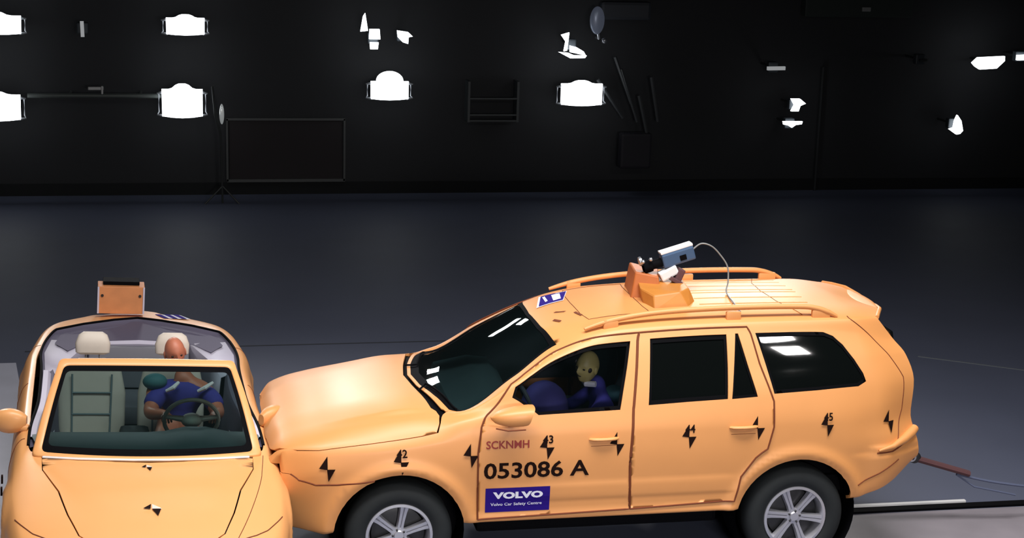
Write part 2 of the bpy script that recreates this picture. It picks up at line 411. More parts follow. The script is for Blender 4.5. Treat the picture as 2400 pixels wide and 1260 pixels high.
# children of car parts: an identity parent inverse is right because a part's own matrix_world is identity
def keep(o, parent):
    o.parent = parent; o.matrix_parent_inverse = Matrix(); return o

# ---------------------------------------------------------------- people: skinned figures
def skinned(name, J, E, m, parent=None, rootj=None, sub=2):
    me = bpy.data.meshes.new(name); ks = list(J); ix = {k: i for i, k in enumerate(ks)}
    me.from_pydata([J[k][0] for k in ks], [(ix[a], ix[b]) for a, b in E], []); me.materials.append(m)
    o = bpy.data.objects.new(name, me); COL.objects.link(o)
    sk = o.modifiers.new('skin', 'SKIN')
    if not me.skin_vertices:
        bm = bmesh.new(); bm.from_mesh(me); bm.verts.layers.skin.verify(); bm.to_mesh(me); bm.free()
    sv = me.skin_vertices[0].data
    for k in ks:
        r = J[k][1]; r = r if isinstance(r, tuple) else (r, r)
        sv[ix[k]].radius = r; sv[ix[k]].use_root = (k == (rootj or ks[0]))
    sk.use_smooth_shade = True; sk.branch_smoothing = .6
    sb = o.modifiers.new('sub', 'SUBSURF'); sb.levels = sb.render_levels = sub
    if parent:
        o.parent = parent; o.matrix_parent_inverse = parent.matrix_basis.inverted()
    return o

# ================================================================ THE HALL
def plane_obj(name, v, m, kind='structure'):
    return link(name, v, [tuple(range(len(v)))], m, None, False, False, kind)
fm = mat('hall_floor', (.098, .112, .172), .62, noise=.10, nscale=1.2)
nt = fm.node_tree; bs = nt.nodes['Principled BSDF']
b = MB(); b.box((4, 3, -.1), (44, 34, .2)); b.build('floor', fm, kind='structure')
wm = mat('hall_wall', (.018, .019, .022), .8, noise=.15, nscale=.8)
b = MB(); b.box((4, 13.75, 4.5), (40, .3, 9)); b.build('wall_back', wm, kind='structure')
b = MB(); b.box((4, 3, 9.1), (44, 34, .2)); b.build('ceiling', mat('hall_ceiling', (.012, .012, .014), .9), kind='structure')
b = MB(); b.box((4, 13.57, .09), (40, .04, .18)); b.build('baseboard_back', mat('skirting', (.006, .007, .008), .9), kind='structure')
# floor joints and the dark guide rail slot
jm = mat('floor_joint', (.03, .033, .042), .6)
b = MB()
b.box((1.5, 5.2, .001), (9, .022, .006)); b.build('trim_1', jm, kind='structure')
lm_ = mat('floor_line', (.16, .18, .2), .5)
P0, P1 = Vector((6.15, 4.15, 0)), Vector((7.6, 3.2, 0)); d = (P1-P0).normalized(); nn = Vector((-d.y, d.x, 0))
b = MB(); b.prism([(0, -.012), (2.4, -.012), (2.4, .012), (0, .012)], P0, d, nn, .004); b.build('trim_2', lm_, kind='structure')
t = root('guide_rail', (4.6, .02, 0), 'black guide rail with pale edge set in the floor behind the large orange car', 'rail')
b = MB(); b.box((5.6, .02, .008), (5.2, .085, .02)); b.build('rail_bed', M['black'], t)
b = MB(); b.box((3.9, .09, .016), (1.6, .035, .03), bev=.004); b.build('rail_edge', M['white'], t)
# pale floor strip on the left
pf = mat('pale_floor_strip', (.46, .47, .58), .45, noise=.15, nscale=3)
b = MB(); b.prism([(-4.4, -3.5), (-2.62, -3.5), (-2.80, 3.0), (-3.05, 4.8), (-5.0, 4.8)], (0, 0, .0), (1, 0, 0), (0, 1, 0), .004)
b.build('trim_3', pf, kind='structure')
b = MB(); b.prism([(3.3, -5.0), (9.0, -5.0), (9.0, -.04), (3.3, -.04)], (0, 0, .0), (1, 0, 0), (0, 1, 0), .004); b.build('trim_4', mat('pale_floor_zone', (.27, .245, .28), .5, noise=.25, nscale=2.5), kind='structure')

# ================================================================ THE LARGE ESTATE CAR (u rearward, -y towards the camera)
car = root('estate_car', (1.4, 0, 0), 'large orange high-sided car with 053086 A on its door, nose against the convertible', 'car')
G = suv.G
def sstep(x, a, b): t = np.clip((x-a)/(b-a), 0, 1); return t*t*(3-2*t)
X_, Y_, Z_ = G[..., 0], G[..., 1], G[..., 2]
low = (suv.S[None, :] < 5)*1.0
for wx in (0.0, 2.857):
    r = np.hypot(X_-wx, (Z_-.37)*1.02)
    Y_ += .022*np.exp(-((r-.50)/.05)**2)*low
Y_ += .007*(sstep(Z_, .58, .62)-sstep(Z_, .68, .74))*sstep(X_, .6, .75)*(1-sstep(X_, 2.3, 2.45))*low     # side moulding
X_[:, :] = np.where((low > 0) & (X_ < -.79), -.79+(X_+.79)*.2, X_)
Y_ += .014*(1-sstep(Z_, .462, .53))*sstep(X_, .45, .6)*(1-sstep(X_, 2.36, 2.45))*low                       # rocker step
Y_ -= .010*sstep(Z_, .80, .83)*(1-sstep(Z_, .98, 1.2))*sstep(X_, 3.2, 3.4)*low
Y_ += .022*(sstep(X_, 3.35, 3.5))*(1-sstep(Z_, .86, .90))*low                                             # rear bumper
du = np.gradient(G, axis=0); ds = np.gradient(G, axis=1); n_ = np.cross(ds, du); n_ /= np.maximum(np.linalg.norm(n_, axis=2, keepdims=True), 1e-9)
if n_[180, 80, 1] < 0: n_ = -n_
suv.N = n_
C1 = Car(suv, lambda P, sd: np.stack([P[..., 0], sd*P[..., 1], P[..., 2]], -1), car)
def arch(wx, r, z0=.37, side_s=True, a0=-8, a1=188, n=26):
    """arch outline (u,s): points on circle found on the surface"""
    out = []
    for i in range(n+1):
        th = math.radians(a1+(a0-a1)*i/n); x = wx+r*math.cos(th); z = z0+r*math.sin(th)
        ui = int(np.clip(np.searchsorted(suv.G[:, 40, 0], x), 0, len(suv.U)-1))
        col = suv.G[ui, :140, 2]; k = int(np.argmin(np.abs(col-z)))
        if 0 < k < 139 and abs(col[k+1]-col[k]) > 1e-5: fr = np.clip((z-col[k])/(col[k+1]-col[k]), -1, 1)
        else: fr = 0
        out.append((suv.U[ui]+(x-suv.G[ui, 40, 0]), max(.25, (k+fr)/239*10)))
    return out
LOW = .25
WIN1 = [(.776,6.18),(.802,6.72),(.90,6.86),(1.0,6.92),(1.185,6.95),(1.404,6.96),(1.640,6.95),(1.600,6.2),(1.560,5.5),(1.532,4.97),(1.25,4.955),(.954,4.94),(.86,5.5)]
WIN2 = [(1.783,6.975),(2.06,6.97),(2.343,6.97),(2.330,6.0),(2.311,5.06),(2.014,5.07),(1.736,5.06)]
WIN3 = [(2.409,6.99),(2.43,6.99),(2.476,6.1),(2.531,5.05),(2.341,5.05)]
WIN4 = [(2.56,7.0),(2.82,7.0),(3.09,6.97),(3.17,6.85),(3.24,6.55),(3.307,6.02),(3.354,5.52),(3.366,5.23),(3.30,5.08),(2.975,5.06),(2.655,5.09),(2.611,6.06)]
FD = [(.535,1.15),(.530,3.5),(.555,4.6),(.60,5.3),(.70,6.35),(.78,7.1),(.88,7.28),(1.1,7.42),(1.4,7.48),(1.705,7.48),(1.665,6.2),(1.622,4.95),(1.600,2.9),(1.615,1.3)]
RD = [(1.622,1.3),(1.607,2.9),(1.629,4.95),(1.672,6.2),(1.712,7.48),(2.1,7.48),(2.50,7.48),(2.565,6.08),(2.647,4.85),(2.645,3.97),(2.605,3.15),(2.52,2.86),(2.42,2.3),(2.378,1.45)]
WS = [(.405,7.76),(.583,7.66),(.85,7.74),(1.128,7.92),(1.11,8.4),(1.075,9.1),(1.055,10),(.19,10),(.22,9.3),(.285,8.6),(.36,8.0)]
HOOD = [(-.855,10),(-.86,9),(-.86,8),(-.855,7),(-.84,6.2),(-.80,5.42),(-.69,4.86),(-.545,4.69),(-.396,4.71),(-.108,4.775),(.15,4.79),(.25,4.83),(.275,5.5),(.285,6.4),(.27,7.4),(.22,8.4),(.165,9.3),(.135,10)]
fa = arch(0, .455); ra = arch(2.857, .45)
fu, fv = fa[-1][0], ra[0][0]
ka = min(range(len(fa)//2), key=lambda i: abs(fa[i][1]-2.72)); KA = fa[ka]
BUMP = [(-.88,.25),(fa[0][0]-.003,.25)]+fa[:ka]+[(KA[0],KA[1]-.02),(-.427,2.66),(-.589,2.70),(-.729,2.95),(-.783,3.43),(-.88,3.75)]
outer = ([(fa[-1][0], LOW), (ra[0][0], LOW)]+ra+[(ra[-1][0], LOW), (3.8, LOW), (3.8, 8), (1.13, 8), (1.132, 7.915), (.85, 7.735), (.583, 7.655), (.405, 7.755), (.355, 7.6), (.31, 6.6), (.285, 5.5), (.262, 4.78), (.15, 4.74), (-.108, 4.725), (-.396, 4.66), (-.545, 4.64), (-.70, 4.81), (-.81, 5.38), (-.875, 6.2),(-.88, 5.5), (-.88, 3.80), (-.783, 3.48), (-.729, 3.0), (-.589, 2.75), (-.427, 2.71), (KA[0], KA[1]+.02)]
         +fa[ka+1:])
bm = [[], [], [], []]
dh_f = FD; dh_r = RD
C1.geo(bm, outer, (inset(FD, .012), inset(RD, .012), WIN4), gu=.035, gs=.13)
roof = [(1.13, 8), (3.8, 8), (3.8, 10), (1.055, 10), (1.075, 9.1), (1.11, 8.4), (1.132, 7.95)]
C1.geo(bm, roof)
body = C1.finish(bm, 'body_shell', M['paint'], .022)
C1.panel('bonnet', M['paint'], HOOD, off=.002)
C1.panel('front_bumper', M['paint'], BUMP, (), (1,), off=.004); bmp = C1.panel('front_bumper', M['paint'], BUMP, (), (-1,), off=.004)
# tail closed across the car
b = MB(); ss = np.linspace(LOW, 10, 40); vs = []
for k in (-1.0, -.66, -.33, 0.0, .33, .66, 1.0):
    for q in ss:
        p = C1.pt(3.8, q, 1); vs.append((p[0]+.03*(1-k*k), p[1]*k, p[2]))
nS = 40; b.add(vs, [(i*nS+j, (i+1)*nS+j, (i+1)*nS+j+1, i*nS+j+1) for i in range(6) for j in range(nS-1)])
b.build('tail_panel', M['paint'], car, True)
# nose panel behind grille (crushed against the other car)
b = MB()
ss = np.linspace(.3, 7.5, 24); vs = []; fs = []
for k in (-1, -.5, 0, .5, 1):
    for q in ss:
        p = C1.pt(-.88, q, 1); vs.append((p[0]+.01*abs(k), p[1]*k, p[2]))
nS = len(ss); fs = [(i*nS+j, (i+1)*nS+j, (i+1)*nS+j+1, i*nS+j+1) for i in range(4) for j in range(nS-1)]
b.add(vs, fs); nose = b.build('front_panel', M['paint'], car, True)
doors = {}
for sd in (-1, 1):
    d1 = C1.panel('front_door', M['paint'], FD, (WIN1,), (sd,), off=.006, gu=.035, gs=.13)
    d2 = C1.panel('rear_door', M['paint'], RD, (WIN2, WIN3), (sd,), off=.006, gu=.035, gs=.13)
    doors[sd] = (d1, d2)
    C1.line('door_gap', M['gap'], FD+[FD[0]], .0064, (sd,), .0065, d1); C1.line('door_gap', M['gap'], RD+[RD[0]], .0064, (sd,), .0065, d2)
    for W_, gm, dd, nm in ((WIN1, M['sideglass'], d1, 'window'), (WIN2, M['darkglass'], d2, 'window'), (WIN3, M['darkglass'], d2, 'quarter_window')):
        g = C1.panel(nm, gm if sd < 0 else M['darkglass'], W_, (), (sd,), -.012, 0, dd)
        r = C1.panel('window_seal', M['black'], W_, (inset(W_, .020 if W_ is not WIN3 else .014),), (sd,), -.004, .006, dd)
    g = C1.panel('side_window', M['darkglass'], WIN4, (), (sd,), -.010, 0)
    C1.panel('window_seal', M['black'], WIN4, (inset(WIN4, .018),), (sd,), -.003, .006, g)
    # door handles
    for dd, u0, s0 in ((d1, 1.41, 3.82), (d2, 2.42, 4.02)):
        P = [C1.pt(u0-.10+.2*i/8, s0, sd, .028*math.sin(math.pi*min(1, max(0, i/8)))**.5+.002) for i in range(9)]
        b = MB(); b.tube(P, [.012]+[.017]*7+[.012], 10, flat=.75)
        h = b.build('handle', M['paint'], dd, True); h.matrix_parent_inverse = Matrix()
        b = MB(); P = [C1.pt(u0-.09+.18*i/8, s0-.26, sd, .001) for i in range(9)]
        b.tube(P, .006, 6); h = b.build('handle_recess', M['gap'], dd, True); h.matrix_parent_inverse = Matrix()
# windscreen with black border
ws = C1.panel('windscreen', M['glass'], WS+[], off=-.006, thick=0)
WSi = [(.455,7.98),(.60,7.86),(.85,7.9),(1.085,8.06),(1.07,8.5),(1.045,9.1),(1.03,10.01),(.25,10.01),(.28,9.3),(.345,8.6),(.41,8.15)]
bm = [[], [], [], []]
C1.geo(bm, WS, (WSi,), off=-.001); bo = C1.finish(bm, 'windscreen_border', M['black'], .004, ws)
# cowl under the wipers
COWL = [(.08,10),(.115,9.3),(.175,8.4),(.23,7.4),(.265,6.4),(.285,5.6),(.31,6.6),(.355,7.6),(.405,7.755),(.36,8.0),(.285,8.6),(.22,9.3),(.19,10)]
COWL = [(.05,10),(.085,9.3),(.15,8.4),(.21,7.4),(.25,6.4),(.31,6.6),(.355,7.6),(.41,7.80),(.37,8.05),(.30,8.6),(.24,9.3),(.21,10)]
C1.panel('cowl', M['black'], COWL, off=-.022, thick=0)
RIMC = [(.335,7.3),(.355,7.6),(.405,7.755),(.36,8.0),(.285,8.6),(.22,9.3),(.19,10),(.165,10),(.195,9.3),(.262,8.5),(.325,7.8)]
C1.panel('cowl_edge', M['paint'], RIMC, off=.001, thick=.008)
for (a, c) in (((.20, 9.75), (.42, 8.15)), ((.26, 8.7), (.29, 9.9))):
    pass
for sd, pts in ((-1, [(.19,8.9),(.26,9.2),(.33,8.6),(.41,8.0)]), (1, [(.18,9.4),(.26,9.5),(.32,8.8),(.37,8.4)])):
    b = MB(); b.tube([C1.pt(u, s_, sd, .012) for u, s_ in poly_dense(pts, .03, False)], .007, 6); b.build('wiper', M['black'], car, True)
# crease and panel lines
C1.line('crease', M['gap'], [(-.78,3.46),(-.729,2.98),(-.589,2.73),(-.427,2.69),(KA[0],KA[1])], .006, (-1,), -.001, bmp)
C1.line('tailgate_line', M['gap'], [(3.42,8.2),(3.50,7.4),(3.62,6.2),(3.70,5.2),(3.70,4.2),(3.62,3.2),(3.57,2.9)], .004, (-1, 1), .0)
C1.line('bumper_line', M['gap'], [(3.43,2.75),(3.55,2.75),(3.65,2.95),(3.78,3.1)], .006, (-1, 1), .0)
C1.line('bumper_line', M['gap'], [(3.30,1.6),(3.45,1.9),(3.60,2.3)], .005, (-1, 1), .0)
# bumper lip
for sd in (-1, 1):
    b = MB(); b.tube([C1.pt(u, s_, sd, .012) for u, s_ in ((3.44,2.86),(3.55,2.95),(3.66,3.1),(3.74,3.25),(3.80,3.4))], [.008,.02,.032,.036,.03], 10)
    b.build('rear_bumper_lip', M['paint'], car, True)
# roof rails with feet
for sd in (-1, 1):
    b = MB()
    pts = [(1.33,.585,1.715),(1.5,.575,1.765),(1.75,.57,1.808),(2.05,.57,1.832),(2.5,.57,1.845),(2.9,.57,1.842),(3.03,.575,1.83),(3.14,.58,1.795),(3.20,.585,1.765)]
    P = spline([(a, sd*c, d_) for a, c, d_ in pts], 5)
    b.tube(P, [.012+.008*min(1, i/6, (len(P)-1-i)/6) for i in range(len(P))], 10)
    r = b.build('roof_rail', M['paint'], car, True)
    for x in (1.52, 2.42, 3.08):
        b = MB(); b.box((x, sd*.575, 1.775 if x > 1.6 else 1.735), (.11 if x != 3.08 else .14, .035, .085), bev=.012); f = b.build('rail_foot', M['paint'], r, True); f.matrix_parent_inverse = Matrix()
# roof ribs and panel lines
for s_ in (8.75, 9.1, 9.5, 9.9):
    C1.line('roof_rib', M['paint'], [(2.25, s_), (3.1, s_)], .004, (-1, 1), .0)
C1.line('sunroof_line', M['gap'], [(1.36, 10), (1.37, 9.2), (1.40, 8.75), (1.85, 8.75), (1.83, 9.2), (1.82, 10)], .003, (-1, 1), .0)
C1.line('roof_line', M['gap'], [(2.95, 8.3), (2.85, 9.2), (2.82, 10)], .0025, (-1, 1), .0)
# spoiler lip
b = MB(); P = [C1.pt(3.8, s_, -1, .0) for s_ in (7.9, 8.5, 9, 9.5, 10)]+[C1.pt(3.8, s_, 1, .0) for s_ in (9.5, 9, 8.5, 7.9)]
b.tube(P, .016, 8); b.build('spoiler_lip', M['paint'], car, True)
# tail lamps and rear window (on the tail face)
b = MB(); b.box((3.70, 0, 1.45), (.03, 1.0, .34), Matrix.Rotation(-.18, 3, 'Y'), .01); b.build('rear_window', M['darkglass'], car)
# tailgate handle strip / plate
b = MB(); b.box((3.86, 0, .98), (.03, .5, .1), bev=.006); b.build('number_plate', M['white'], car)

# dark lining inside the cabin, wheel-arch liners, underbody
bm = [[], [], [], []]
C1.geo(bm, [(.55,3.2),(3.65,3.2),(3.62,6.9),(1.62,6.9),(1.62,4.9),(1.2,4.9),(.93,4.9),(.62,5.0)], (), (-1,), -.05, gu=.12, gs=.5)
C1.geo(bm, [(.5,3.2),(3.65,3.2),(3.62,8.0),(1.25,8.0),(.62,6.6)], (), (1,), -.05, gu=.12, gs=.5)
C1.geo(bm, [(1.16,8.0),(3.62,8.0),(3.62,10),(1.12,10)], (), (-1, 1), -.035, gu=.12, gs=.5)
C1.finish(bm, 'cabin_lining', M['lining'])
for wx in (0, 2.857):
    for sd in (-1, 1):
        b = MB(); b.lathe([(.0, -.30), (.45, -.30), (.45, .0)], (wx, sd*.91, .40), (0, sd, 0), 40); b.build('wheel_arch_liner', M['black'], car, True)
b = MB(); b.box((1.43, 0, .40), (1.75, 1.60, .16), bev=.03); b.box((3.25, 0, .52), (.75, 1.3, .12)); b.box((-.2, 0, .50), (1.0, 1.1, .2)); b.build('underbody', M['black'], car)

# wheels
def wheel(c, sd, name='wheel', parent=None, R0=.37, rim=.235, ang=0., nsp=6, local=False):
    ax = (0, sd, 0) if not local else (sd, 0, 0)
    b = MB(); wd = .115
    b.lathe([(rim-.005, -wd), (R0-.06, -wd-.01), (R0-.02, -wd+.01), (R0, -wd+.04), (R0, wd-.04), (R0-.02, wd-.01), (R0-.05, wd+.008), (R0-.09, wd+.012), (rim+.015, wd+.004), (rim-.003, wd-.008)], c, ax, 64)
    ty = b.build(name, M['tyre'], parent, True, local)
    b = MB(); b.lathe([(rim, wd-.012), (rim-.004, wd+.002), (rim-.022, wd+.004), (rim-.032, wd-.02), (rim-.04, wd-.08), (rim-.05, -wd)], c, ax, 64)
    a = Vector(ax); e1 = Vector((1, 0, 0)) if not local else Vector((0, 1, 0)); e2 = Vector((0, 0, 1))
    C = Vector(c)
    for k in range(nsp):
        th = ang+2*math.pi*k/nsp; dr = e1*math.cos(th)+e2*math.sin(th); pr_ = -e1*math.sin(th)+e2*math.cos(th)
        vs = []
        for rr, ww, hh in ((.03, .028, wd-.018), (.10, .026, wd-.014), (.17, .031, wd-.010), (rim-.012, .040, wd-.004)):
            for q, dd in ((-1, -.035), (-.75, 0), (-.16, 0), (0, -.012), (.16, 0), (.75, 0), (1, -.035)):
                vs.append(C+dr*rr+pr_*ww*q+a*(hh+dd))
        n = 7; fs = [(i*n+j, i*n+j+1, (i+1)*n+j+1, (i+1)*n+j) for i in range(3) for j in range(n-1)]
        b.add(vs, fs)
    b.lathe([(0, wd-.008), (.030, wd-.008), (.036, wd-.016), (.055, wd-.018), (.06, wd-.04)], c, ax, 24)
    r = b.build('rim', M['alloy'], ty, True, local)
    if not local: r.matrix_parent_inverse = Matrix()
    b = MB(); b.lathe([(0, wd-.075), (.15, wd-.07), (rim-.05, wd-.08)], c, ax, 32)
    r2 = b.build('brake_disc', M['darkmetal'], ty, True, local)
    if not local: r2.matrix_parent_inverse = Matrix()
    for k in range(5):
        th = ang+.5+2*math.pi*k/5; b = MB(); b.sphere(C+a*(wd-.012)+(e1*math.cos(th)+e2*math.sin(th))*.043, .008, n=8, m=6)
        r3 = b.build('wheel_nut', M['darkmetal'], ty, True, local)
        if not local: r3.matrix_parent_inverse = Matrix()
    return ty
wheel((0, -.80, .37), -1, parent=car, ang=math.radians(80)); wheel((2.857, -.80, .37), -1, parent=car, ang=math.radians(52))
wheel((0, .80, .37), 1, parent=car); wheel((2.857, .80, .37), 1, parent=car)

# door mirror
def mirror(sd, parent):
    b = MB(); vs = []; n = 22; zc = 1.235 if sd < 0 else 1.13; yo = 1.03 if sd < 0 else .99
    for i in range(11):
        t = i/10; x = .595+.265*t; g = (1-(1-t)**2.4)**.5 if t < .97 else .96
        g = max(g, .12)
        for k in range(n):
            th = 2*math.pi*k/n; c_, s_ = math.cos(th), math.sin(th)
            q = lambda v: math.copysign(abs(v)**.7, v)
            vs.append((x+.03*s_*t, sd*(yo+.09*g*q(c_)), zc+.012*t+.066*g*q(s_)))
    fs = [(i*n+k, i*n+(k+1) % n, (i+1)*n+(k+1) % n, (i+1)*n+k) for i in range(10) for k in range(n)]
    fs += [tuple(range(n)), tuple(10*n+k for k in range(n))]
    b.add(vs, fs); b.tube([(.74, sd*.90, 1.19), (.76, sd*.98, 1.20)], [.035, .03], 10)
    m_ = b.build('door_mirror', M['paint'], car, True)
    b = MB(); b.tube([(.62, sd*(yo+.06), zc-.055), (.70, sd*(yo+.085), zc-.066), (.82, sd*(yo+.085), zc-.062)], .005, 6)
    g = b.build('mirror_edge', M['gap'], m_, True); g.matrix_parent_inverse = Matrix()
mirror(-1, car); mirror(1, car)

# writing, stickers and measuring marks
def textmesh(txt, size, bold=0.0, sp=1.0):
    cu = bpy.data.curves.new('t', 'FONT'); cu.body = txt; cu.size = size; cu.space_character = sp; cu.offset = bold; cu.resolution_u = 3
    o = bpy.data.objects.new('t', cu); COL.objects.link(o)
    dg = bpy.context.evaluated_depsgraph_get(); me = bpy.data.meshes.new_from_object(o.evaluated_get(dg))
    V = [tuple(v.co) for v in me.vertices]; F = [tuple(p.vertices) for p in me.polygons]
    bpy.data.objects.remove(o); bpy.data.meshes.remove(me)
    return V, F
def fit_text(V, x0, x1, z0, z1):
    xs = [v[0] for v in V]; ys = [v[1] for v in V]
    return [((v[0]-min(xs))/(max(xs)-min(xs))*(x1-x0)+x0, (v[1]-min(ys))/(max(ys)-min(ys))*(z1-z0)+z0) for v in V]
def s_of(x, z, smax=8):
    ui = int(np.clip(np.searchsorted(suv.G[:, 60, 0], x), 1, len(suv.U)-2)); col = suv.G[ui, :int(smax/10*239), 2]
    k = int(np.clip(np.searchsorted(col, z), 1, len(col)-1)); f = (z-col[k-1])/max(col[k]-col[k-1], 1e-6)
    return suv.U[ui]+(x-suv.G[ui, 60, 0]), (k-1+f)/239*10
def on_side(P2, F, name, m, parent, off, slope=0.0):
    vs = []
    for x, z in P2:
        u, s_ = s_of(x, z+slope*0); vs.append(C1.pt(u, s_, -1, off))
    F2 = []
    for f in F:
        a, b_, c_ = vs[f[0]], vs[f[1]], vs[f[2]]
        F2.append(f if np.cross(b_-a, c_-a)[1] < 0 else f[::-1])
    o = link(name, vs, F2, m, parent, False); o.matrix_parent_inverse = Matrix(); return o
def dense_quad(x0, x1, z0, z1, n=8, m=5):
    V = [(x0+(x1-x0)*i/n, z0+(z1-z0)*j/m) for j in range(m+1) for i in range(n+1)]
    F = [(j*(n+1)+i, j*(n+1)+i+1, (j+1)*(n+1)+i+1, (j+1)*(n+1)+i) for j in range(m) for i in range(n)]
    return V, F
dn = doors[-1][0]; dr = doors[-1][1]
V, F = textmesh('053086 A', .2, .004); on_side(fit_text(V, .572, 1.312, .768, .885), F, 'number_lettering', M['ink'], dn, .009)
V, F = textmesh('SCKNMH', .1, .002); on_side(fit_text(V, .585, .885, .982, 1.038), F, 'small_lettering', M['redink'], dn, .009)
V, F = dense_quad(.588, 1.040, .522, .700); st = on_side(V, F, 'sticker', M['decal'], dn, .009)
V, F = textmesh('VOLVO', .1, .006, 1.05); on_side(fit_text(V, .64, .99, .622, .672), F, 'sticker_lettering', M['decalw'], dn, .011)
V, F = textmesh('Volvo Car Safety Centre', .1, .001); on_side(fit_text(V, .625, .985, .562, .592), F, 'sticker_lettering', M['decalw'], dn, .011)
def mark(x, z, parent, h=.085, w_=.052, num=None):
    """measuring mark: two opposite black quarters of a diamond"""
    V = []; F = []
    for q in (((0, 0), (0, h), (-w_, .12*h)), ((0, 0), (0, -.0*h), (w_, -.10*h), (.15*w_, -h))):
        pass
    A = [(0, -.004), (0, h), (-w_, .10*h-.004)]; B = [(-.004, 0), (w_, 0), (.10*w_, -h)]
    V = [(x+a, z+c) for a, c in A+B]; F = [(0, 1, 2), (3, 4, 5)]
    on_side(V, F, 'measuring_mark', M['ink'], parent, .009)
    if num:
        T, TF = textmesh(num, .05, .001); on_side(fit_text(T, x-.030, x+.042, z+.028, z+.085), TF, 'mark_number', M['ink'], parent, .0095)
for u, s_, pa, nm in ((-.49, 3.365, body, None), (.003, 3.428, body, '42'), (.480, 3.439, body, None), (1.01, 3.60, dn, '43'), (1.505, 3.595, dn, None),
                      (2.024, 3.74, dr, '44'), (2.525, 3.96, dr, None), (3.05, 3.973, body, '45'), (3.603, 3.92, body, None)):
    p = C1.pt(u, s_, -1); mark(p[0], p[2], pa, num=nm)
# roof sticker
def on_roof(quad, name, m, off, n=8):
    """quad: 4 corners (x, y) on the roof"""
    V = []; 
    for j in range(n+1):
        for i in range(n+1):
            a, c = i/n, j/n
            p = (np.array(quad[0])*(1-a)+np.array(quad[1])*a)*(1-c)+(np.array(quad[3])*(1-a)+np.array(quad[2])*a)*c
            V.append(roofpt(p[0], p[1], off))
    F = [(j*(n+1)+i, j*(n+1)+i+1, (j+1)*(n+1)+i+1, (j+1)*(n+1)+i) for j in range(n) for i in range(n)]
    return link(name, V, F, m, car, False)
def roofpt(x, y, off):
    ui = int(np.clip(np.searchsorted(suv.U, x), 1, len(suv.U)-2)); col = suv.G[ui, 190:, 1][::-1]
    k = int(np.clip(np.searchsorted(col, abs(y)), 1, len(col)-1)); f = (abs(y)-col[k-1])/max(col[k]-col[k-1], 1e-6)
    s_ = (239-(k-1+f))/239*10
    p = C1.pt(suv.U[ui], s_, 1, off); return (x, y, p[2])
q = [(1.13, .06), (1.345, .08), (1.42, .335), (1.20, .355)]
q = [(1.125, .045), (1.335, .085), (1.425, .36), (1.205, .345)]
on_roof([(a-.006, c) for a, c in q], 'roof_sticker', M['decalw'], .003)
c4 = np.mean(q, 0); on_roof([tuple(c4+(np.array(p)-c4)*.90) for p in q], 'roof_sticker', M['decal'], .006)
q2 = [tuple(c4+(np.array(p)-c4)*np.array([.30, .62])+np.array([.03, 0])) for p in q]
on_roof(q2, 'sticker_lettering', M['decalw'], .009, 3)
q3 = [tuple(c4+(np.array(p)-c4)*np.array([.10, .55])+np.array([-.055, 0])) for p in q]
on_roof(q3, 'sticker_lettering', M['decalw'], .009, 3)
for x0, y0, x1, y1 in ((1.20, -.16, 1.27, -.19), (1.16, -.30, 1.20, -.36), (1.33, -.24, 1.36, -.33)):
    on_roof([(x0, y0), (x0+.02, y0+.01), (x1+.02, y1+.01), (x1, y1)], 'roof_mark', M['gap'], .003, 3)

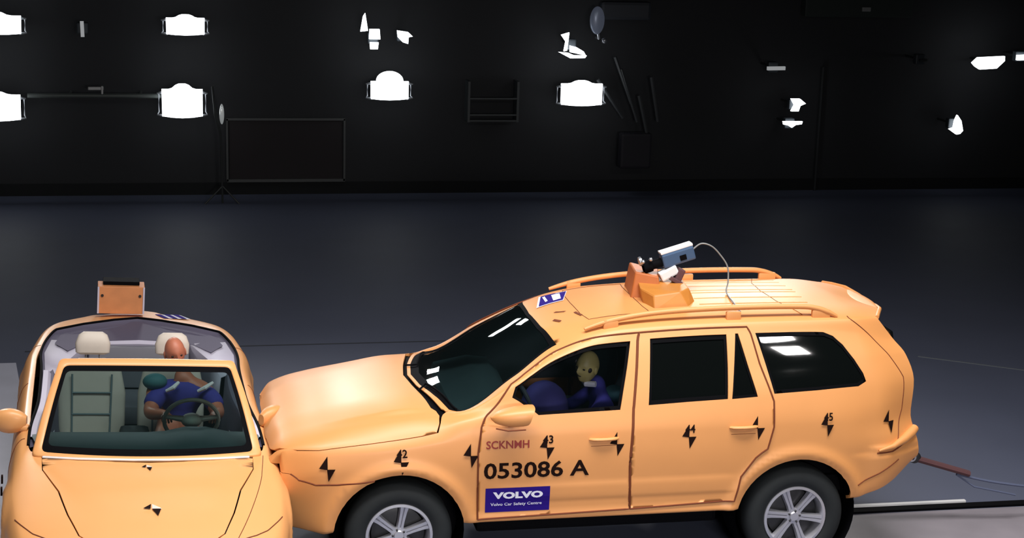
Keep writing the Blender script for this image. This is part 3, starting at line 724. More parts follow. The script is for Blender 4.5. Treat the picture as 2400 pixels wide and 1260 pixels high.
# ---------------------------------------------------------------- cabin fittings of the large car
def seat(parent, cx, cy, z0, m, fwd, local=False, zs=1.0, hr=True, back=.55, w_=.50, lean=.20):
    """front seat; fwd = unit vector (x,y) the seat faces; (cx,cy) = middle of the cushion; returns parts"""
    f = Vector((fwd[0], fwd[1], 0)); l = Vector((-fwd[1], fwd[0], 0)); up = Vector((0, 0, 1)); o = Vector((cx, cy, z0))
    def loftbox(secs, name, par, inv=True):
        # secs: list of (centre, half width, half thickness dir vector, roundness)
        b = MB(); n = 24; vs = []
        for c, hw, th in secs:
            for k in range(n):
                a = 2*math.pi*k/n; q = lambda v: math.copysign(abs(v)**.55, v)
                vs.append(c+l*hw*q(math.cos(a))+th*q(math.sin(a)))
        fs = [(i*n+k, i*n+(k+1) % n, (i+1)*n+(k+1) % n, (i+1)*n+k) for i in range(len(secs)-1) for k in range(n)]
        fs += [tuple(range(n)), tuple((len(secs)-1)*n+k for k in range(n))]
        b.add(vs, fs); r = b.build(name, m, par, True, local)
        if inv and not local: r.matrix_parent_inverse = Matrix()
        return r
    hw = w_/2
    s0 = loftbox([(o+f*.26-up*.02, hw*.8, up*.03), (o+f*.24, hw*.97, up*.075), (o, hw, up*.07), (o-f*.22, hw*.95, up*.06)], 'seat', parent, False)
    bd = (up*math.cos(lean)-f*math.sin(lean)); tn = (f*math.cos(lean)+up*math.sin(lean)); b0 = o-f*.24
    loftbox([(b0-bd*.04, hw*.9, tn*.07), (b0+bd*.12, hw, tn*.085), (b0+bd*back*.6, hw*1.0, tn*.07), (b0+bd*back*.88, hw*.86, tn*.055), (b0+bd*back*.98, hw*.62, tn*.045), (b0+bd*back*1.03, hw*.4, tn*.03)], 'backrest', s0)
    if local:
        fn = lambda q, t_: b0+bd*t_+l*q+tn*(.085-.03*max(0, t_-.2))
        for P_ in ([fn(-hw*.55, .06), fn(-hw*.58, .5)], [fn(hw*.55, .06), fn(hw*.58, .5)], [fn(-hw*.56, .20), fn(hw*.56, .20)], [fn(-hw*.57, .36), fn(hw*.57, .36)]):
            b = MB(); b.tube(P_, .007, 6); b.build('seat_seam', M['seatdk'], s0, True, local)
    if hr:
        h0 = b0+bd*(back+.13)
        loftbox([(h0-bd*.085, .09, tn*.03), (h0-bd*.07, .125, tn*.05), (h0, .13, tn*.06), (h0+bd*.065, .105, tn*.05), (h0+bd*.088, .07, tn*.03)], 'headrest', s0)
        b = MB()
        for q in (-.05, .05): b.tube([b0+bd*back*.9+l*q, h0+l*q], .007, 6)
        r = b.build('headrest_post', M['steel'], s0, True, local)
        if not local: r.matrix_parent_inverse = Matrix()
    return s0
seat(car, 1.42, -.38, .80, M['seatdk'], (-1, 0)); seat(car, 1.42, .38, .80, M['seatdk'], (-1, 0))
b = MB()
sec = [(.50, .97), (.42, 1.05), (.44, 1.10), (.70, 1.15), (.86, 1.13), (.94, 1.05), (.95, .9), (.80, .80), (.5, .8)]
n = len(sec); vs = []
ys = [-.78, -.6, -.3, 0, .3, .6, .78]
for y in ys:
    bowx = .05*(abs(y)/.78)**2
    for x, z in sec: vs.append((x+bowx*.6, y, z+.03*math.exp(-((y+.38)/.2)**2)*(1 if x > .6 and z > 1 else 0)))
fs = [(i*n+j, i*n+(j+1) % n, (i+1)*n+(j+1) % n, (i+1)*n+j) for i in range(len(ys)-1) for j in range(n)]
fs += [tuple(range(n)), tuple((len(ys)-1)*n+j for j in range(n))]
b.add(vs, fs); b.build('dashboard', M['dash'], car, True)
def steering(c, ax, r, parent, m, local=False):
    ax = Vector(ax).normalized(); a = ax.cross(Vector((0, 0, 1))).normalized(); b2 = ax.cross(a)
    C = Vector(c); b = MB(); n = 40
    P = [C+(a*math.cos(2*math.pi*k/n)+b2*math.sin(2*math.pi*k/n))*r for k in range(n+1)]
    b.tube(P, .015, 8, False)
    for th in (math.radians(10), math.radians(170), math.radians(270)):
        d = a*math.cos(th)-b2*math.sin(th)*1; b.tube([C, C+d*r*.97], [.03, .014], 8)
    b.sphere(C, (.075, .075, .05)); 
    s_ = b.build('steering_wheel', m, parent, True, local); return s_
steering((1.02, -.38, 1.06), (-1, 0, -.45), .185, car, M['lining'])
b = MB(); b.box((1.0, 0, .62), (.5, .3, .3), bev=.04); b.box((1.5, 0, .70), (.55, .22, .18), bev=.04); b.build('centre_console', M['lining'], car)
b = MB(); b.sphere((1.10, -.42, 1.10), (.17, .20, .19)); b.build('airbag', mat('airbag_blue', (.04, .035, .16), .8, noise=.15, nscale=9, bump=.3), car, True)

# ---------------------------------------------------------------- high-speed camera and its block on the roof
t = root('camera_block', (2.02, -.05, 1.80), 'dark orange angular block strapped on the roof of the large car under the blue camera', 'mount')
zz = 1.775
b = MB()
def hexa(bot, top, b):
    n = len(bot); b.add([*bot, *top], [tuple(range(n))[::-1], tuple(range(n, 2*n))]+[(i, (i+1) % n, n+(i+1) % n, n+i) for i in range(n)])
hexa([(1.90, -.36, zz), (2.17, -.36, zz), (2.25, -.25, zz), (2.27, .1, zz), (1.90, .1, zz), (1.86, -.2, zz)],
     [(1.91, -.30, 1.875), (2.10, -.30, 1.90), (2.20, -.20, 1.90), (2.22, .1, 1.92), (1.88, .1, 1.92), (1.84, -.16, 1.90)], b)
o1 = b.build('base_block', M['mount'], t, bevel=.012)
b = MB()
hexa([(1.80, -.05, 1.76), (2.02, -.12, 1.78), (2.12, .25, 1.78), (1.86, .36, 1.76)],
     [(1.84, -.02, 1.985), (2.00, -.08, 1.96), (2.08, .2, 1.95), (1.88, .30, 1.985)], b)
b.build('raised_block', mat('orange_mount_dark', (.46, .13, .03), .55, noise=.15, nscale=9), t, bevel=.01)
t = root('high_speed_camera', (2.13, 0, 1.95), 'small blue and white camera tilted forward on the roof of the large car', 'camera')
d = Vector((1, .0, .30)).normalized(); side_ = Vector((0, 1, 0)); up_ = d.cross(side_)*-1
Rm = Matrix((d, side_, up_)).transposed() if up_.z > 0 else Matrix((d, side_, -up_)).transposed()
cc = Vector((2.16, 0, 2.095))
b = MB(); b.box(cc, (.25, .10, .105), Rm, .014); cb_ = b.build('housing', M['camblue'], t)
b = MB(); b.box(cc+Rm @ Vector((0, 0, .062)), (.25, .085, .018), Rm, .004); q = b.build('top_cover', M['white'], t)
b = MB(); b.box(cc+Rm @ Vector((.03, -.052, -.01)), (.05, .006, .04), Rm, .002); b.build('socket', M['black'], t)
b = MB(); b.lathe([(0, 0), (.03, 0), (.034, .01), (.034, .08), (.045, .085), (.045, .15), (.04, .15), (.036, .12), (0, .11)], cc+Rm @ Vector((-.12, 0, -.01)), -d, 24)
b.build('lens', M['black'], t, True)
b = MB(); b.lathe([(0, 0), (.034, 0), (.034, .02), (0, .02)], cc+Rm @ Vector((-.27, 0, .045)), -d, 20); b.sphere(cc+Rm @ Vector((-.21, -.05, .05)), .014); b.sphere(cc+Rm @ Vector((-.27, -.05, .05)), .014); b.build('lens_clamp', M['steel'], t, True)
b = MB(); b.box((2.09, -.02, 1.975), (.14, .08, .07), Matrix.Rotation(-.5, 3, 'Y'), .012); b.build('bracket', M['white'], t)
b = MB(); b.box((2.17, -.03, 1.96), (.05, .09, .10), Matrix.Rotation(.4, 3, 'Y'), .01); b.box((2.15, -.06, 1.915), (.12, .06, .03), Matrix.Rotation(.5, 3, 'Y'), .006); b.build('bracket_clamp', M['cloth'], t)
cab_pts = spline([(2.28, 0, 2.145), (2.34, 0, 2.185), (2.42, 0, 2.165), (2.49, 0, 2.10), (2.55, -.01, 2.01), (2.555, -.03, 1.90), (2.53, -.08, 1.832), (2.50, -.35, 1.818), (2.49, -.52, 1.80)], 8)
b = MB(); b.tube(cab_pts, .006, 6); tag(b.build('camera_cable', mat('cable_grey', (.22, .24, .25), .5), None, True), 'thin grey cable arching from the blue roof camera down onto the orange roof', 'cable')

# ---------------------------------------------------------------- dummy in the large car
t = root('crash_test_dummy', (1.5, -.38, .86), 'crash test dummy with yellow marked face seated inside the large orange car', 'dummy')
J = {'pel': ((1.50, -.38, .94), (.16, .12)), 'bel': ((1.54, -.38, 1.04), (.14, .11)), 'che': ((1.55, -.38, 1.16), (.16, .12)), 'nk0': ((1.50, -.38, 1.25), (.07, .07)), 'nk': ((1.45, -.38, 1.30), (.05, .05)),
     'hl': ((1.46, -.48, .92), .09), 'kl': ((1.10, -.50, .95), .07), 'fl': ((.95, -.50, .62), .045), 'tl': ((.85, -.50, .60), .04),
     'hr': ((1.46, -.28, .92), .09), 'kr': ((1.10, -.26, .95), .07), 'fr': ((.95, -.26, .62), .045), 'tr': ((.85, -.26, .60), .04),
     'sl': ((1.52, -.56, 1.17), .07), 'el': ((1.36, -.60, 1.02), .05), 'wl': ((1.15, -.52, 1.08), .032),
     'sr': ((1.52, -.20, 1.17), .07), 'er': ((1.36, -.16, 1.02), .05), 'wr': ((1.15, -.24, 1.08), .032)}
E_ = [('pel', 'bel'), ('bel', 'che'), ('che', 'nk0'), ('nk0', 'nk'), ('pel', 'hl'), ('hl', 'kl'), ('kl', 'fl'), ('fl', 'tl'), ('pel', 'hr'), ('hr', 'kr'), ('kr', 'fr'), ('fr', 'tr'),
      ('che', 'sl'), ('sl', 'el'), ('el', 'wl'), ('che', 'sr'), ('sr', 'er'), ('er', 'wr')]
def hands(J, E_, w1, k, wp, dirv, curl, sidev):
    """palm, four bent fingers and a thumb grown from wrist k"""
    p = Vector(wp); d = Vector(dirv).normalized(); c = Vector(curl).normalized(); s_ = Vector(sidev).normalized()
    J[k+'p'] = (tuple(p+d*.05), (.034, .018)); E_.append((w1, k+'p'))
    for i, (q, L) in enumerate(((-.030, .062), (-.010, .072), (.010, .068), (.030, .054))):
        a = p+d*.085+s_*q; b = a+d*L*.5+c*.01; e = b+d*L*.15+c*L*.5
        J[k+'a%d' % i] = (tuple(a), .0105); J[k+'b%d' % i] = (tuple(b), .009); J[k+'c%d' % i] = (tuple(e), .008)
        E_ += [(k+'p', k+'a%d' % i), (k+'a%d' % i, k+'b%d' % i), (k+'b%d' % i, k+'c%d' % i)]
    a = p+d*.04-s_*.045+c*.01; b = a+d*.035+c*.02
    J[k+'t'] = (tuple(a), .011); J[k+'u'] = (tuple(b), .009); E_ += [(k+'p', k+'t'), (k+'t', k+'u')]
hands(J, E_, 'wl', 'L', (1.15, -.52, 1.08), (-1, .1, .15), (0, .1, -1), (0, 1, 0)); hands(J, E_, 'wr', 'R', (1.15, -.24, 1.08), (-1, -.1, .15), (0, -.1, -1), (0, -1, 0))
bd = skinned('body', J, E_, M['blue'], t, 'pel')
def head(c, parent, m, fwd, up=(0, 0, 1), sc=1.0, marks=False, local=False, inv=None):
    """head with brow, nose, mouth, chin and ears"""
    f = Vector(fwd).normalized(); u = Vector(up); u = (u-f*u.dot(f)).normalized(); l = u.cross(f)
    R = Matrix((f, l, u)).transposed(); vs = []; n, m_ = 32, 24
    for i in range(m_+1):
        ph = math.pi*i/m_
        for k in range(n):
            th = 2*math.pi*k/n; x, y, z = math.sin(ph)*math.cos(th), math.sin(ph)*math.sin(th), math.cos(ph)
            r = 1.0; X, Y, Z = x*.098, y*.076, z*.118
            if z < 0: Y *= 1+.25*z; X *= 1+.12*z*(1 if x < 0 else .1)
            if x > 0:
                g = lambda a, b_, sa, sb: math.exp(-((y-a)/sa)**2-((z-b_)/sb)**2)
                X += .022*g(0, -.12, .16, .22)+.006*g(0, .22, .5, .10)-.012*(g(.36, .02, .18, .13)+g(-.36, .02, .18, .13))
                X += .007*g(0, -.46, .30, .07)-.008*g(0, -.40, .3, .03)+.012*g(0, -.78, .3, .15)
            vs.append(R @ Vector((X, Y, Z))*sc+Vector(c))
    fs = [(i*n+k, i*n+(k+1) % n, (i+1)*n+(k+1) % n, (i+1)*n+k) for i in range(m_) for k in range(n)]
    b = MB(); b.add(vs, fs)
    for sd in (-1, 1): b.sphere(Vector(c)+R @ Vector((-.005, sd*.076, -.01))*sc, (.018*sc, .010*sc, .03*sc), R, 12, 8)
    h = b.build('head', m, parent, True, local)
    b = MB()
    for sd in (-1, 1): b.sphere(Vector(c)+R @ Vector((.078, sd*.030, .003))*sc, (.008*sc, .014*sc, .008*sc), R, 10, 6)
    if marks:
        b.sphere(Vector(c)+R @ Vector((.055, -.060, .035))*sc, (.02*sc, .012*sc, .02*sc), R, 10, 6)
        b.sphere(Vector(c)+R @ Vector((.03, -.072, -.045))*sc, (.024*sc, .01*sc, .024*sc), R, 10, 6)
        b.sphere(Vector(c)+R @ Vector((.045, .062, .0))*sc, (.02*sc, .012*sc, .02*sc), R, 10, 6)
    b.sphere(Vector(c)+R @ Vector((.088, 0, -.052))*sc, (.010*sc, .022*sc, .004*sc), R, 10, 6)
    e = b.build('face_markings', M['facemark'], h, True, local)
    if not local: e.matrix_parent_inverse = Matrix()
    return h
head((1.41, -.40, 1.385), t, M['face'], (-1, -.75, .0), (.1, -.05, 1), 1.0, True)
b = MB(); b.tube([(1.46, -.46, 1.27), (1.40, -.42, 1.262), (1.40, -.34, 1.262), (1.46, -.30, 1.27)], .022, 8); b.build('collar', M['white'], t, True)
b = MB(); b.sphere((1.60, -.47, 1.20), (.075, .09, .06)); b.build('shoulder_pad', M['teal'], t, True)

# ================================================================ THE CONVERTIBLE (local frame: x across, y rearward, z up)
R0 = Matrix.Rotation(.0462, 3, 'Z') @ Matrix(((math.cos(-.054), 0, -math.sin(-.054)), (0, 1, 0), (math.sin(-.054), 0, math.cos(-.054))))
CO = Vector((-1.633, -1.019, .025))+R0 @ Vector((-.07, 0, 0))
cv = root('convertible', CO, 'open-topped pale orange convertible facing the viewer with empty cream passenger seat', 'car', rot=R0)
G = cab.G
low = (cab.S[None, :] < 5)*1.0
for wx in (0.0, 2.64):
    r = np.hypot(G[..., 0]-wx, G[..., 2]-.33); G[..., 1] += .02*np.exp(-((r-.42)/.05)**2)*low
du = np.gradient(G, axis=0); ds = np.gradient(G, axis=1); n_ = np.cross(ds, du); n_ /= np.maximum(np.linalg.norm(n_, axis=2, keepdims=True), 1e-9)
if n_[180, 80, 1] < 0: n_ = -n_
cab.N = n_
C2 = Car(cab, lambda P, sd: np.stack([sd*P[..., 1], P[..., 0], P[..., 2]], -1), cv, True)
def hole_arch(wx, r, n=20):
    out = []
    for i in range(n+1):
        th = math.pi*(1-i/n); x = wx+r*math.cos(th); z = .33+r*math.sin(th)
        ui = int(np.clip(np.searchsorted(cab.G[:, 60, 0], x), 1, len(cab.U)-2)); col = cab.G[ui, :130, 2]
        k = int(np.argmin(np.abs(col-z))); out.append((cab.U[ui], max(.3, k/239*8)))
    return out
a1, a2 = hole_arch(0, .385), hole_arch(2.64, .385)
HOODC = [(-.86,8),(-.86,7.2),(-.82,6.6),(-.72,6.33),(-.5,6.28),(-.224,6.28),(.08,6.12),(.235,6.16),(.20,6.7),(.13,7.4),(.11,8)]
# body side, with the rim of the cabin opening at the top (s about 6 -> 5.6)
RIM = [(.47,5.75),(.8,5.72),(1.2,5.65),(2.34,5.62),(2.8,5.75),(3.05,6.0),(3.22,6.45),(3.36,7.1),(3.44,8)]
out2 = ([(-.95, .3), (a1[0][0], .3)]+a1+[(a1[-1][0], .3), (a2[0][0], .3)]+a2+[(a2[-1][0], .3), (3.8, .3), (3.8, 8)]
        +RIM[::-1]+[(.40, 5.9), (.33, 6.12), (.25, 6.16), (.08, 6.10), (-.224, 6.25), (-.5, 6.25), (-.72, 6.30), (-.83, 6.57), (-.875, 7.2), (-.875, 8), (-.95, 8)])
DR = [(.62, 1.0), (1.70, 1.0), (1.76, 3.0), (1.76, 4.9), (.60, 4.9), (.55, 3.0)]
bm = [[], [], [], []]; C2.geo(bm, out2)
ss = np.linspace(.3, 8, 24)
for uu, nm in ((-.95, 'front_panel'), (3.8, 'tail_panel')):
    b = MB(); vs = []
    for k in (-1, -.5, 0, .5, 1):
        for q in ss: p = C2.pt(uu, q, 1); vs.append((p[0]*k, p[1], p[2]))
    b.add(vs, [(i*24+j, (i+1)*24+j, (i+1)*24+j+1, i*24+j+1) for i in range(4) for j in range(23)]); b.build(nm, M['paint2'], cv, True, True)
cbody = C2.finish(bm, 'body_shell', M['paint2'], .02)
C2.panel('bonnet', M['paint2'], HOODC, off=.002)
C2.line('door_line', M['gap'], DR[:4], .004, (-1, 1)); C2.line('door_line', M['gap'], [DR[0], DR[5], DR[4], (.60, 5.3)], .004, (-1, 1))
C2.line('wing_crease', M['gap'], [(.30, 5.85), (.0, 5.75), (-.35, 5.85), (-.75, 5.95)], .003, (1,), -.001)
C2.line('headlamp_line', M['gap'], [(-.80, 6.1), (-.70, 5.3), (-.55, 4.6), (-.42, 4.0)], .004, (-1, 1), 0)
C2.line('boot_line', M['gap'], [(2.66, 3.5), (2.66, 5.5)], .003, (-1, 1))
# cowl panel (orange) between bonnet and glass, and black trough with wipers
COW = [(.12,8),(.14,7.4),(.21,6.7),(.245,6.2),(.33,6.14),(.34,6.6),(.27,7.2),(.22,8)]
C2.panel('cowl', M['black'], COW, off=-.006, thick=0)
b = MB()
b.tube([(-.62, .285, .955), (-.3, .215, .972), (-.05, .19, .978)], [.006, .009, .006], 6); b.tube([(.02, .19, .978), (.3, .215, .975), (.6, .285, .955)], [.006, .010, .006], 6)
b.build('wiper', M['black'], cv, True, True)
b = MB(); b.tube([(-.68, .245, .935), (-.45, .17, .948), (-.1, .125, .955), (.12, .125, .955), (.42, .165, .948), (.66, .235, .935)], .008, 6); b.build('bonnet_lip', M['white'], cv, True, True)

# windscreen surface
def wsf(a, b_, off=0.0):
    hw = .70*(1-b_)+.572*b_
    p = Vector((a*hw, (.165+.135*a*a)*(1-b_)+(.86+.03*a*a)*b_, .955*(1-b_)+1.362*b_-.012*a*a+.03*math.sin(math.pi*min(1, max(0, b_)))))
    n = Vector((.18*a, -.50, .84)).normalized()
    return p+n*off
def grid(a0, a1_, b0, b1, off, na=28, nb=14):
    V = [wsf(a0+(a1_-a0)*i/na, b0+(b1-b0)*j/nb, off) for j in range(nb+1) for i in range(na+1)]
    return V, [(j*(na+1)+i, j*(na+1)+i+1, (j+1)*(na+1)+i+1, (j+1)*(na+1)+i) for j in range(nb) for i in range(na)]
def ring(ao, bo0, bo1, ai, bi0, bi1, off, m, name, par, thick, n=28):
    """closed frame around the glass with a rounded section"""
    def loop(a_, b0, b1, r=.06):
        c = [(-a_, b0), (a_, b0), (a_, b1), (-a_, b1)]; L = []
        for i in range(4):
            p = np.array(c[i]); q = np.array(c[(i+1) % 4]); pr_ = np.array(c[i-1])
            d0 = (p-pr_)/np.linalg.norm(p-pr_); d1 = (q-p)/np.linalg.norm(q-p)
            for k in range(5): t = k/4; L.append((1-t)**2*(p-d0*r)+2*t*(1-t)*p+t*t*(p+d1*r))
            for k in range(1, n): L.append(p+d1*r+(q-p-2*r*d1)*k/n)
        return L
    A, B = loop(ao, bo0, bo1), loop(ai, bi0, bi1); N = len(A); S = []
    h = thick/2; prof = [(0, -.3), (0, .3), (.08, .8), (.22, 1), (.78, 1), (.92, .8), (1, .3), (1, -.3), (.8, -1), (.2, -1)]
    for q, hh in prof: S += [Vector(wsf(*(np.array(a)*(1-q)+np.array(b_)*q), off+hh*h)) for a, b_ in zip(A, B)]
    K = len(prof); b = MB(); b.add(S, [(k*N+i, k*N+(i+1) % N, ((k+1) % K)*N+(i+1) % N, ((k+1) % K)*N+i) for k in range(K) for i in range(N)])
    return b.build(name, m, par, True, True)
fr = ring(1.07, -.05, 1.115, .985, .01, 1.02, -.006, M['paint2'], 'windscreen_frame', cv, .040)
V, F = grid(-1, 1, 0, 1.03, 0); b = MB(); b.add(V, F); gl = b.build('windscreen', M['cabglass'], cv, True, True)
ring(1.0, -.01, 1.04, .945, .075, .955, .004, M['black'], 'windscreen_border', gl, .006)

# cabin: inner rim, trim, floor
def rimpt(u, s_, dz=0., inset_=0.): p = C2.pt(u, s_, 1); return Vector((p[0]-inset_, p[1], p[2]+dz))
rl = poly_dense(RIM, .05, False)
right = [rimpt(u, s_) for u, s_ in rl]; loop = right+[Vector((-p.x, p.y, p.z)) for p in right[::-1][1:]]
cen = Vector((0, 1.8, 0))
def shrink(p, k, z=None, dz=0):
    d = Vector((p.x, p.y-1.8, 0)); L = d.length; q = d*(max(0, L-k)/L)
    return Vector((q.x, q.y+1.8, (p.z if z is None else z)+dz))
def band(name, m, rings, par=cv, th=0):
    N = len(loop); b = MB(); V = []
    for k, z, dz in rings: V += [shrink(p, k, z, dz) for p in loop]
    b.add(V, [(r*N+i, r*N+i+1, (r+1)*N+i+1, (r+1)*N+i) for r in range(len(rings)-1) for i in range(N-1)])
    return b.build(name, m, par, True, True)
b = MB(); b.tube([p+Vector((0, 0, .002)) for p in loop], .010, 8); b.build('rim_seal', M['black'], cv, True, True)
band('cabin_trim', M['purple'], [(.0, None, .0), (.02, None, -.02), (.10, None, -.03), (.12, None, -.06), (.14, .60, 0), (.20, .34, 0)])
# door inner panels (pale)
for sd in (-1, 1):
    V = []; n = 18
    prof = [(.0, .015), (.035, .012), (.06, -.02), (.065, -.18), (.10, -.24), (.08, -.30), (.08, -.5)]
    for i in range(n+1):
        u = .62+(2.05-.62)*i/n; p = C2.pt(u, 5.7, 1)
        for dx, dz in prof: V.append((sd*(p[0]-.012-dx), p[1], p[2]+dz-.012))
    m_ = len(prof); b = MB(); b.add(V, [(i*m_+j, i*m_+j+1, (i+1)*m_+j+1, (i+1)*m_+j) for i in range(n) for j in range(m_-1)])
    b.build('door_panel', M['lav'], cv, True, True)
    # rear quarter trim, pale shelf beside the back seat
    b = MB()
    Q = [C2.pt(2.10, 5.75, 1), C2.pt(2.5, 5.75, 1), C2.pt(2.82, 5.95, 1)]
    out_ = [Vector((sd*(q[0]-.02), q[1], q[2]-.01)) for q in Q]; inn = [Vector((sd*.60, 2.10, .93)), Vector((sd*.55, 2.45, .95)), Vector((sd*.40, 2.86, .985))]
    low_ = [Vector((sd*.58, 2.10, .60)), Vector((sd*.52, 2.40, .60)), Vector((sd*.36, 2.80, .60))]
    b.add(out_+inn+low_, [(0, 1, 4, 3), (1, 2, 5, 4), (3, 4, 7, 6), (4, 5, 8, 7)]); q = b.build('quarter_trim', M['lav'], cv, True, True)
    k = q.modifiers.new('thick', 'SOLIDIFY'); k.thickness = .01
# shelf behind the back seat and the back seat
V = []
arc = [(.0, 3.42), (.2, 3.40), (.38, 3.30), (.50, 3.15), (.62, 2.95), (.66, 2.7)]; inn = [(.0, 2.93), (.14, 2.93), (.26, 2.92), (.36, 2.90), (.44, 2.80), (.56, 2.6)]
full_o = [(-a, c) for a, c in arc[::-1][:-1]]+arc; full_i = [(-a, c) for a, c in inn[::-1][:-1]]+inn
N = len(full_o); b = MB(); b.add([(a, c, 1.015) for a, c in full_o]+[(a, c, .985) for a, c in full_i]+[(a, c-.01, .70) for a, c in full_i], [(i, i+1, N+i+1, N+i) for i in range(N-1)]+[(N+i, N+i+1, 2*N+i+1, 2*N+i) for i in range(N-1)])
b.build('rear_shelf', M['purple'], cv, True, True)
b = MB(); b.box((0, 2.80, .80), (.80, .14, .34), Matrix.Rotation(-.18, 3, 'X'), .04); b.box((0, 2.50, .56), (1.0, .5, .16), None, .05); rs = b.build('rear_seat', M['grey'], cv, True, True)
b = MB(); b.tube([(-.24, 2.86, .975), (0, 2.86, .982), (.24, 2.86, .975)], [.022, .026, .022], 8); b.build('seat_piping', M['lav'], rs, True, True)
b = MB(); b.box((0, 1.9, .30), (1.5, 3.0, .04)); b.build('cabin_floor', M['lining'], cv, False, True)
V = []
sec = [(.30, .90), (.34, .935), (.60, .955), (.74, .94), (.84, .86), (.82, .70), (.66, .58), (.3, .58)]; ys = [-.76, -.6, -.3, 0, .12, .26, .40, .56, .76]; n = len(sec)
for y in ys:
    hump = .05*math.exp(-((y-.33)/.16)**2)
    for x, z in sec: V.append((y*(1 if x > .5 else .92), x, z+(hump if z > .85 else 0)))
b = MB(); b.add(V, [(i*n+j, i*n+(j+1) % n, (i+1)*n+(j+1) % n, (i+1)*n+j) for i in range(len(ys)-1) for j in range(n)]+[tuple(range(n)), tuple((len(ys)-1)*n+j for j in range(n))])
b.build('dashboard', M['dash'], cv, True, True)
b = MB(); b.box((-.05, 1.35, .50), (.22, 1.0, .26), None, .04); b.build('centre_console', M['lining'], cv, True, True)
steering((.32, 1.02, .935), (0, -1, -.42), .19, cv, M['cream'], True)
seat(cv, -.37, 1.62, .50, M['cream'], (0, -1), True, back=.60, w_=.50, lean=.24); seat(cv, .22, 1.62, .50, M['cream'], (0, -1), True, back=.60, w_=.50, lean=.24)
# pale inner trim box seen through the passenger side of the windscreen
b = MB(); b.box((-.42, 1.30, .56), (.46, .34, .10), Matrix.Rotation(.12, 3, 'X'), .03); b.build('seat_cushion', M['cream'], cv, True, True)
# mirrors
for sd, cx_, cy_, rz_ in ((-1, -.915, .80, 0), (1, .885, .90, .5)):
    b = MB(); Rr = Matrix.Rotation(sd*(.15+rz_), 3, 'Z')
    vs = []; n = 20
    for i in range(9):
        t_ = i/8; x = -.115+.23*t_; k = (math.sin(math.pi*(.08+.84*t_)))**.55
        for j in range(n):
            th = 2*math.pi*j/n; qq = lambda v: math.copysign(abs(v)**.75, v)
            v = Rr @ Vector((x, (.06*k*qq(math.cos(th))), .085*k*qq(math.sin(th)))); vs.append((cx_+v.x, cy_+v.y, 1.0+v.z))
    b.add(vs, [(i*n+j, i*n+(j+1) % n, (i+1)*n+(j+1) % n, (i+1)*n+j) for i in range(8) for j in range(n)]+[tuple(range(n)), tuple(8*n+j for j in range(n))])
    b.tube([(sd*.79, cy_-.03, .95), (sd*.86, cy_-.01, .965)], [.035, .03], 10)
    b.build('door_mirror', M['paint2'] if sd < 0 else M['paint'], cv, True, True)
# measuring marks and stickers
def onhood(u, x, off=.009):
    ui = int(np.clip(np.searchsorted(cab.U, u), 0, len(cab.U)-2)); col = cab.G[ui, 170:, 1][::-1]
    k = int(np.clip(np.searchsorted(col, abs(x)), 1, len(col)-1)); s_ = (239-k)/239*8
    p = C2.pt(cab.U[ui], s_, 1, off); return (x, u, p[2])
for u0, x0, k in ((-.50, .0, 1.0), (.035, -.02, .62)):
    A = [(-.01, .0), (-.005, .055), (-.055, .01)]; B = [(.0, 0), (.055, 0), (.035, -.075)]
    for P_, nm in ((A, 'measuring_mark'), (B, 'measuring_mark')):
        V = [onhood(u0+c*k, x0+a*k) for a, c in P_]; link(nm, V, [(0, 1, 2)], M['ink'], cv, False, True)
    V = [onhood(u0+c*k, x0+a*k, .006) for a, c in ((.0, 0), (0, .06), (.05, .02), (.06, 0))]; link('measuring_mark', V, [(0, 1, 2, 3)], mat('pale_mark', (.75, .62, .55), .5), cv, False, True)
for a0_ in (0, 1, 2):
    V = []
    us_ = [3.56+.0*a0_, 3.70]
    x0 = .22+.075*a0_; V = [onhood(3.46, x0, .006), onhood(3.46, x0+.04, .006), onhood(3.66, x0-.02, .006), onhood(3.66, x0-.07, .006)]
    link('rear_sticker', V, [(0, 1, 2, 3)], M['decal'], cv, False, True)
V = [onhood(3.46, .22, .004), onhood(3.46, .44, .004), onhood(3.66, .36, .004), onhood(3.66, .15, .004)]; link('rear_sticker', V, [(0, 1, 2, 3)], M['decalw'], cv, False, True)
for sd in (-1, 1):
    for wy in (0, 2.64): b = MB(); b.lathe([(0, -.25), (.38, -.25), (.38, 0)], (sd*.86, wy, .36), (sd, 0, 0), 32); b.build('wheel_arch_liner', M['black'], cv, True, True)
    for wy in (0, 2.64): wheel((sd*.765, wy, .325), sd, 'wheel', cv, .318, .215, .3*sd, 5, True)
b = MB(); b.box((0, 1.35, .26), (1.36, 1.9, .10), None, .02); b.build('underbody', M['black'], cv, False, True)
# small marks on the left wing
for (w_, z_) in ((.20, .80), (.14, .74)):
    b = MB(); b.box((-.93, w_, z_), (.012, .02, .06), Matrix.Rotation(.3, 3, 'X')); b.build('measuring_mark', M['ink'], cv, False, True)

# box on the boot
def cw(l, w_, z): return CO+R0 @ Vector((l, w_, z))
t = root('equipment_box', cw(-.14, 3.60, 1.06), 'dull orange box with small dark bolts standing on the tail of the convertible', 'box')
Rb = R0
b = MB(); b.box(cw(-.14, 3.60, 1.175), (.385, .20, .235), Rb, .006); bx = b.build('case', M['boxp'], t)
b = MB(); b.box(cw(-.14, 3.63, 1.31), (.30, .16, .03), Rb, .004); b.build('lid', M['black'], t)
b = MB()
for q in (-.155, .155): b.lathe([(0, 0), (.012, 0), (.012, .006), (0, .006)], cw(-.14+q, 3.499, 1.215), -(R0 @ Vector((0, 1, 0))), 12)
b.build('bolts', M['facemark'], t)
b = MB()
for q in (-.187, .187): b.box(cw(-.14+q, 3.496, 1.175), (.014, .006, .23), Rb)
b.build('corner_strips', M['lav'], t)

